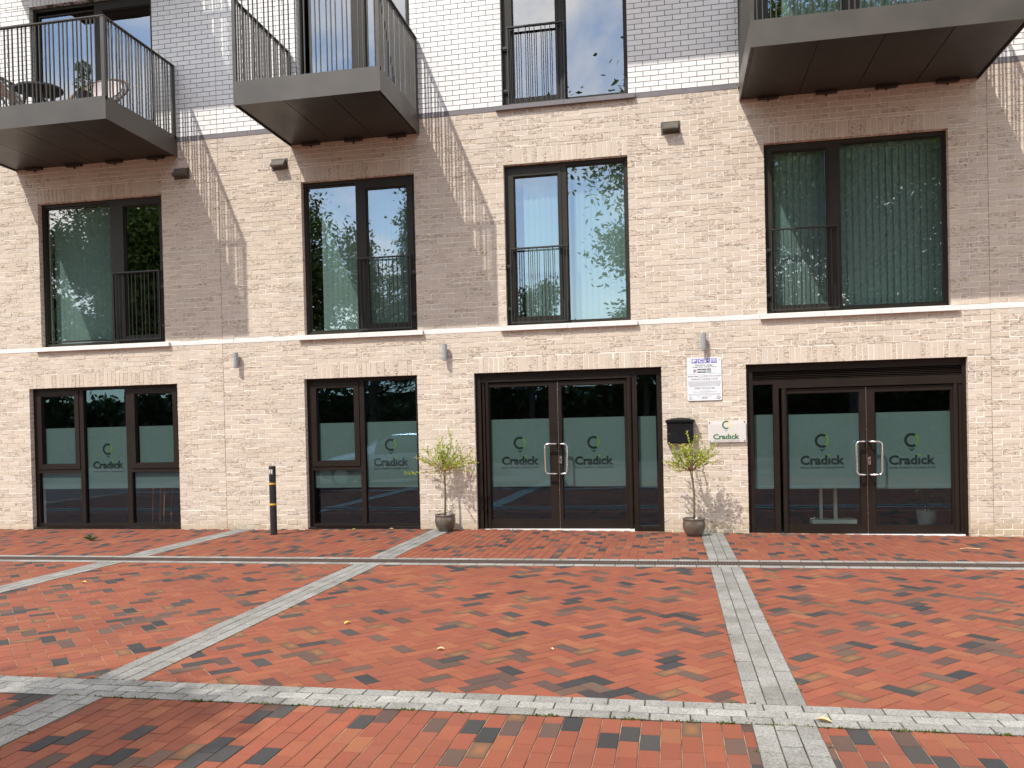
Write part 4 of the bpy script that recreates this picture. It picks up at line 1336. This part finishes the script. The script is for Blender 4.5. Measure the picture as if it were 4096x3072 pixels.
for k in range(4):
    a = k * math.pi / 2 + 0.6
    m.tube([(-5.56 + 0.24 * math.cos(a), -0.78 + 0.24 * math.sin(a), ZD + 0.02), (-5.56 + 0.2 * math.cos(a + .7), -0.80 + 0.2 * math.sin(a + .7), ZD + 0.24)], 0.015, 6)
m.build('base', M['wicker'], t)
t = thing('topiary', 'double ball topiary bush in front of the wicker chair on the balcony', 'plant', (-5.56, -1.35, ZD))
m = MB(); m.lathe([(0.09, 0), (0.12, 0.2), (0.125, 0.22), (0.11, 0.22)], (-5.44, -1.40, ZD), 18); m.build('pot', M['dark_plastic'], t)
m = MB(); m.tube([(-5.44, -1.40, ZD + 0.19), (-5.44, -1.40, ZD + 0.6)], 0.012, 6); m.build('stem', M['twig'], t)
m = MB()
for cz, rr_ in ((ZD + 0.36, 0.125), (ZD + 0.585, 0.10)):
    for _ in range(520):
        d = Vector((rnd.gauss(0, 1), rnd.gauss(0, 1), rnd.gauss(0, 1))).normalized(); p = Vector((-5.44, -1.40, cz)) + d * rr_ * rnd.uniform(0.7, 1.05)
        s_ = d.cross(Vector((rnd.uniform(-1, 1), rnd.uniform(-1, 1), rnd.uniform(-1, 1)))).normalized() * 0.012; e_ = (d + Vector((rnd.uniform(-1, 1), rnd.uniform(-1, 1), rnd.uniform(-1, 1)))) * 0.02
        m.poly([p - s_, p + s_, p + e_])
m.build('foliage', M['topiary'], t)
t = thing('deck_chair', 'reclined woven deck chair at the far left of the balcony', 'chair', (-7.1, -1.0, ZD))
m = MB()
for dy in (-0.3, 0.25): m.tube([(-7.45, -1.0 + dy, ZD + 0.93), (-6.98, -1.0 + dy, ZD + 0.42), (-6.7, -1.0 + dy, ZD + 0.02)], 0.018, 6); m.tube([(-7.5, -1.0 + dy, ZD + 0.02), (-6.95, -1.0 + dy, ZD + 0.42)], 0.018, 6)
m.tube([(-7.45, -1.3, ZD + 0.93), (-7.45, -0.75, ZD + 0.93)], 0.018, 6)
m.build('frame', M['dark_plastic'], t)
m = MB()
for k in range(16):
    p0 = Vector((-7.45, 0, ZD + 0.91)).lerp(Vector((-7.02, 0, ZD + 0.42)), k / 16); p1 = Vector((-7.45, 0, ZD + 0.91)).lerp(Vector((-7.02, 0, ZD + 0.42)), (k + .7) / 16)
    m.poly([(p0.x, -1.28, p0.z), (p0.x, -0.77, p0.z), (p1.x, -0.77, p1.z - .004), (p1.x, -1.28, p1.z - .004)])
m.build('woven_seat', M['wicker'], t)

# ------------------------------------------------------------------ things seen through the shopfront glass
M['pale_paint'] = simple('pale_table_paint', (0.85, 0.83, 0.72), 0.6)
M['orange_wood'] = simple('orange_wood', (0.42, 0.16, 0.06), 0.6)
t = thing('white_table', 'pale table on two uprights and a flat foot behind the right door', 'table', (5.28, 0.85, -0.1))
for xa, xb in ((5.075, 5.118), (5.278, 5.325)):
    m = MB(); m.box(xa, xb, 0.80, 0.86, 0.056, 0.62); m.build('upright', M['pale_paint'], t)
m = MB(); m.box(4.955, 5.58, 0.70, 0.98, -0.1, 0.0555); m.build('foot', M['pale_paint'], t)
m = MB(); m.box(4.85, 5.65, 0.55, 1.1, 0.621, 0.65); m.build('table_top', M['pale_paint'], t)
t = thing('indoor_plant', 'leafy plant in a pale pot behind the right door', 'potted plant', (6.59, 0.9, -0.1))
m = MB(); m.lathe([(0.115, 0), (0.142, 0.262), (0.146, 0.268), (0.13, 0.268), (0.128, 0.24)], (6.59, 0.9, -0.1), 28); m.build('pot', M['pale_paint'], t, smooth=True)
m = MB()
for i in range(60):
    a = rnd.uniform(0, 6.28); r0 = rnd.uniform(0.05, 0.34); h = rnd.uniform(0.25, 0.75)
    p = Vector((6.59 + math.cos(a) * r0, 0.9 + math.sin(a) * r0 * .7, h)); d = Vector((math.cos(a), math.sin(a), rnd.uniform(-.9, .4))) * 0.12; s_ = Vector((-math.sin(a), math.cos(a), 0)) * 0.03
    m.poly([p, p + d * .5 + s_, p + d]); m.poly([p, p + d, p + d * .5 - s_])
    if i % 5 == 0: m.tube([(6.59, 0.9, 0.15), p], 0.004, 4)
m.build('foliage', M['topiary'], t)
t = thing('wooden_stool', 'stool with slim orange wooden legs behind the three light window', 'stool', (-5.92, 0.85, -0.1))
for xa, xb, y_ in ((-5.97, -6.02, 0.80), (-5.83, -5.875, 0.80), (-5.95, -6.0, 1.1), (-5.81, -5.85, 1.1)):
    m = MB(); m.tube([(xa, y_, 0.70), (xb, y_, -0.1)], 0.014, 7); m.build('leg', M['orange_wood'], t)
m = MB(); m.box(-6.05, -5.75, 0.76, 1.14, 0.701, 0.73); m.build('seat', M['orange_wood'], t)

# ------------------------------------------------------------------ across the yard, seen in the glass
def crown(mb, c, rad, n, size, r_, clumps=60, flat=1.0):
    cl = []
    for _ in range(clumps):
        d = Vector((r_.gauss(0, 1), r_.gauss(0, 1), r_.gauss(0, 1))).normalized() * (r_.random() ** 0.45)
        cl.append((Vector((c[0] + d.x * rad[0], c[1] + d.y * rad[1], c[2] + d.z * rad[2])), r_.uniform(0.14, 0.30)))
    for _ in range(n):
        q, k = r_.choice(cl)
        d = Vector((r_.gauss(0, 1), r_.gauss(0, 1), r_.gauss(0, 0.8)))
        p = q + Vector((d.x * rad[0], d.y * rad[1], d.z * rad[2])) * k * 0.6
        a = Vector((r_.uniform(-1, 1), r_.uniform(-1, 1), r_.uniform(-1, .4))).normalized(); b_ = a.cross(Vector((r_.uniform(-1, 1), r_.uniform(-1, 1), r_.uniform(-1, 1)))).normalized()
        s_ = size * r_.uniform(0.6, 1.3)
        i = len(mb.v)
        mb.v += [tuple(p - a * s_), tuple(p + b_ * s_ * .45), tuple(p + a * s_), tuple(p - b_ * s_ * .45)]
        mb.face((i, i + 1, i + 2, i + 3))
    return cl
def tree(x, y, h, rx, rz, zc, n, seed, label, size=0.2, conifer=False, mat='tree_leaf'):
    r_ = random.Random(seed)
    t = thing('conifer_tree' if conifer else 'leafy_tree', label, 'tree', (x, y, -0.2), 'trees across the yard')
    tr_ = MB(); lf = MB()
    tr_.tube([(x, y, -0.2), (x + .05, y, h * .3), (x + .1, y + .1, h * .6), (x, y, h * .92)], [h * .022, h * .017, h * .011, h * .002], 9)
    if conifer:
        for k in range(34):
            z = h * (0.12 + 0.86 * k / 34); rr_ = rx * (1 - (z / h)) ** 0.8 + 0.2
            for j in range(7):
                a = r_.uniform(0, 6.28); e = Vector((x + math.cos(a) * rr_, y + math.sin(a) * rr_, z - rr_ * .22))
                tr_.tube([(x, y, z), e], [0.03, 0.008], 4, cap=False)
                for q in range(int(n / 240)):
                    f = r_.uniform(.15, 1.05); p = Vector((x, y, z)).lerp(e, f) + Vector((r_.gauss(0, .16), r_.gauss(0, .16), r_.gauss(0, .1) - .1))
                    d = Vector((math.cos(a) + r_.uniform(-.8, .8), math.sin(a) + r_.uniform(-.8, .8), r_.uniform(-.9, 0))).normalized() * size; s_ = d.cross(Vector((r_.uniform(-1, 1), r_.uniform(-1, 1), 1))).normalized() * size * .3
                    i = len(lf.v); lf.v += [tuple(p - d), tuple(p + s_), tuple(p + d), tuple(p - s_)]; lf.face((i, i + 1, i + 2, i + 3))
    else:
        cl = crown(lf, (x, y, zc), (rx, rx * .9, rz), n, size, r_)
        for q, k in cl[::3]:
            s0 = Vector((x, y, max(h * .22, min(q.z - rz * .35, h * .6))))
            mid = s0.lerp(q, .5) + Vector((0, 0, .3))
            tr_.tube([s0, mid, q], [h * .008, h * .005, .015], 5, cap=False)
    tr_.build('trunk', M['tree_bark'], t)
    lf.build('crown', M[mat], t)
tree(-24.5, -26, 16.5, 4.6, 5.6, 9.6, 60000, 1, 'broad leafy tree across the yard, furthest left', 0.14)
tree(-9.9, -14.6, 10.5, 2.4, 2.9, 7.6, 16000, 2, 'drooping leafy tree nearest the left of the yard', 0.09)
tree(-4.6, -14.45, 11.2, 1.3, 1.7, 9.2, 5200, 12, 'slim high crowned tree just behind the viewer', 0.075)
tree(-12.0, -28, 12.6, 2.8, 4.2, 7.8, 14000, 3, 'thin leafy tree between the drooping tree and the conifer', 0.11)
tree(-8.4, -25, 12.8, 3.2, 0, 0, 14400, 4, 'dark pointed conifer across the yard', 0.15, conifer=True, mat='dark_leaf')
tree(10.9, -26, 21, 10.0, 8.6, 12.4, 150000, 5, 'largest leafy tree across the yard, opposite the right door', 0.14)
tree(-4.0, -29, 9.2, 1.9, 3.0, 6.0, 9000, 6, 'small leafy tree across the yard opposite the left door', 0.12)
tree(1.6, -29, 8.4, 2.1, 2.6, 5.8, 9000, 8, 'small leafy tree across the yard beside the largest tree', 0.12)
r_ = random.Random(31)
lf = MB()
for i in range(22000):
    x = r_.uniform(-40, 26); z = r_.uniform(-0.2, 4.1 + 0.5 * math.sin(x * 0.7) + 0.4 * math.sin(x * 1.9 + 1)); y = -31 + r_.gauss(0, 0.35) + (0.5 if r_.random() < .5 else 0)
    a = Vector((r_.uniform(-1, 1), r_.uniform(-1, 1), r_.uniform(-1, 1))).normalized(); b_ = a.cross(Vector((r_.uniform(-1, 1), r_.uniform(-1, 1), 1))).normalized(); s_ = r_.uniform(.14, .30)
    k = len(lf.v); lf.v += [(x + a.x * s_, y + a.y * s_, z + a.z * s_), (x + b_.x * s_ * .6, y + b_.y * s_ * .6, z + b_.z * s_ * .6), (x - a.x * s_, y - a.y * s_, z - a.z * s_), (x - b_.x * s_ * .6, y - b_.y * s_ * .6, z - b_.z * s_ * .6)]; lf.face((k, k + 1, k + 2, k + 3))
lf.box(-40, 26, -31.6, -31.2, -0.2, 3.6)
tag(lf.build('hedge', M['dark_leaf']), 'long dark clipped hedge along the far side of the yard', 'hedge')

# ------------------------------------------------------------------ moss and grit in the joints of the paving
r_ = random.Random(77)
mb = MB()
def tuft(x, y, k):
    for _ in range(r_.randint(3, 9)):
        px, py = x + r_.gauss(0, 0.018 * k), y + r_.gauss(0, 0.006)
        a = r_.uniform(0, 6.28); h = r_.uniform(0.004, 0.016) * k; w = r_.uniform(0.004, 0.011)
        z = gz(px, py) + 0.001
        mb.poly([(px - w * math.cos(a), py - w * math.sin(a), z), (px + w * math.cos(a), py + w * math.sin(a), z), (px + r_.gauss(0, .006), py + r_.gauss(0, .006), z + h)])
for _ in range(150): tuft(r_.gauss(2.6, 2.2), NR_B - 0.001, 1.0)
for _ in range(45): tuft(r_.uniform(-6, 8), NR_A + 0.003, 0.8)
for xx in (3.30, 3.617, -0.375, -0.69):
    for _ in range(26): tuft(xx, r_.uniform(-8.9, -0.3), 0.7)
for _ in range(60): tuft(r_.uniform(-8, 7.5), r_.gauss(-0.015, 0.012), 0.9)
M['moss'] = leafmat('moss', [(0.0, (0.05, 0.07, 0.015)), (0.6, (0.10, 0.13, 0.02)), (1.0, (0.20, 0.18, 0.06))])
struct(mb.build('moss', M['moss']), 'stuff')

# ------------------------------------------------------------------ silver car parked beside the viewer, seen only in the shopfront glass
M['car_paint'] = simple('silver_car_paint', (0.55, 0.57, 0.60), 0.3, 0.7, var=0.03, coat=0.6)
M['car_glass'] = simple('dark_car_glass', (0.02, 0.025, 0.028), 0.08)
M['tyre'] = simple('tyre_rubber', (0.02, 0.02, 0.02), 0.9)
CX0, CY0 = -7.0, -10.5
t = thing('parked_car', 'silver hatchback parked beside the viewer, mirrored in the two light window', 'car', (CX0 + 2.1, CY0, -0.02))
st = [(0.0, .62, .30, .52, .62, .62), (.10, .78, .24, .62, .72, .72), (.45, .86, .20, .72, .82, .82), (.95, .88, .20, .80, .93, .94), (1.25, .88, .20, .84, .99, 1.01), (1.75, .88, .20, .88, 1.30, 1.33),
      (2.15, .88, .20, .90, 1.42, 1.46), (2.7, .88, .20, .92, 1.44, 1.49), (3.3, .88, .20, .95, 1.40, 1.45), (3.75, .86, .22, .97, 1.25, 1.30), (4.05, .80, .28, .92, 1.02, 1.04), (4.18, .70, .34, .70, .78, .78)]
mb = MB(); rows = []
for x, w, zb, zs, zr, zc in st:
    cab = zr > zs + 0.2
    half = [(w * .86, zb), (w, (zb + zs) * .5), (w * .97, zs), (w * (.70 if cab else .86), zr), (w * .35, zc - .005), (0, zc)]
    ring_ = [(-y, z) for y, z in half] + [(y, z) for y, z in reversed(half[:-1])]
    rows.append([len(mb.v) + k for k in range(len(ring_))])
    mb.v += [(CX0 + x, CY0 + y, z - 0.02) for y, z in ring_]
for i in range(len(rows) - 1):
    for k in range(len(rows[i]) - 1):
        side = k in (2, 7)
        cabin = st[i][4] > st[i][3] + .2 and st[i + 1][4] > st[i + 1][3] + .2
        screen = k in (3, 4, 5, 6) and i in (4, 9)
        mb.face((rows[i][k], rows[i][k + 1], rows[i + 1][k + 1], rows[i + 1][k]), 1 if (side and cabin) or screen else 0)
mb.face(tuple(rows[0])); mb.face(tuple(reversed(rows[-1])))
mb.build('body', [M['car_paint'], M['car_glass']], t, smooth=True)
for wx in (0.78, 3.38):
    for wy in (-0.86, 0.86):
        m = MB(); yy = CY0 + wy; s_ = 0.09
        m.tube([(CX0 + wx, yy - s_, 0.295), (CX0 + wx, yy + s_, 0.295)], 0.315, 28)
        wh = m.build('wheel', M['tyre'], t)
        m = MB(); m.tube([(CX0 + wx, yy - s_ - .012, 0.295), (CX0 + wx, yy + s_ + .012, 0.295)], 0.205, 20); m.build('rim', M['steel'], wh)
for wy in (-0.56, 0.56):
    m = MB(); m.box(CX0 + 0.02, CX0 + 0.2, CY0 + wy - .14, CY0 + wy + .14, 0.56, 0.68); m.build('headlight', M['lens'], t)
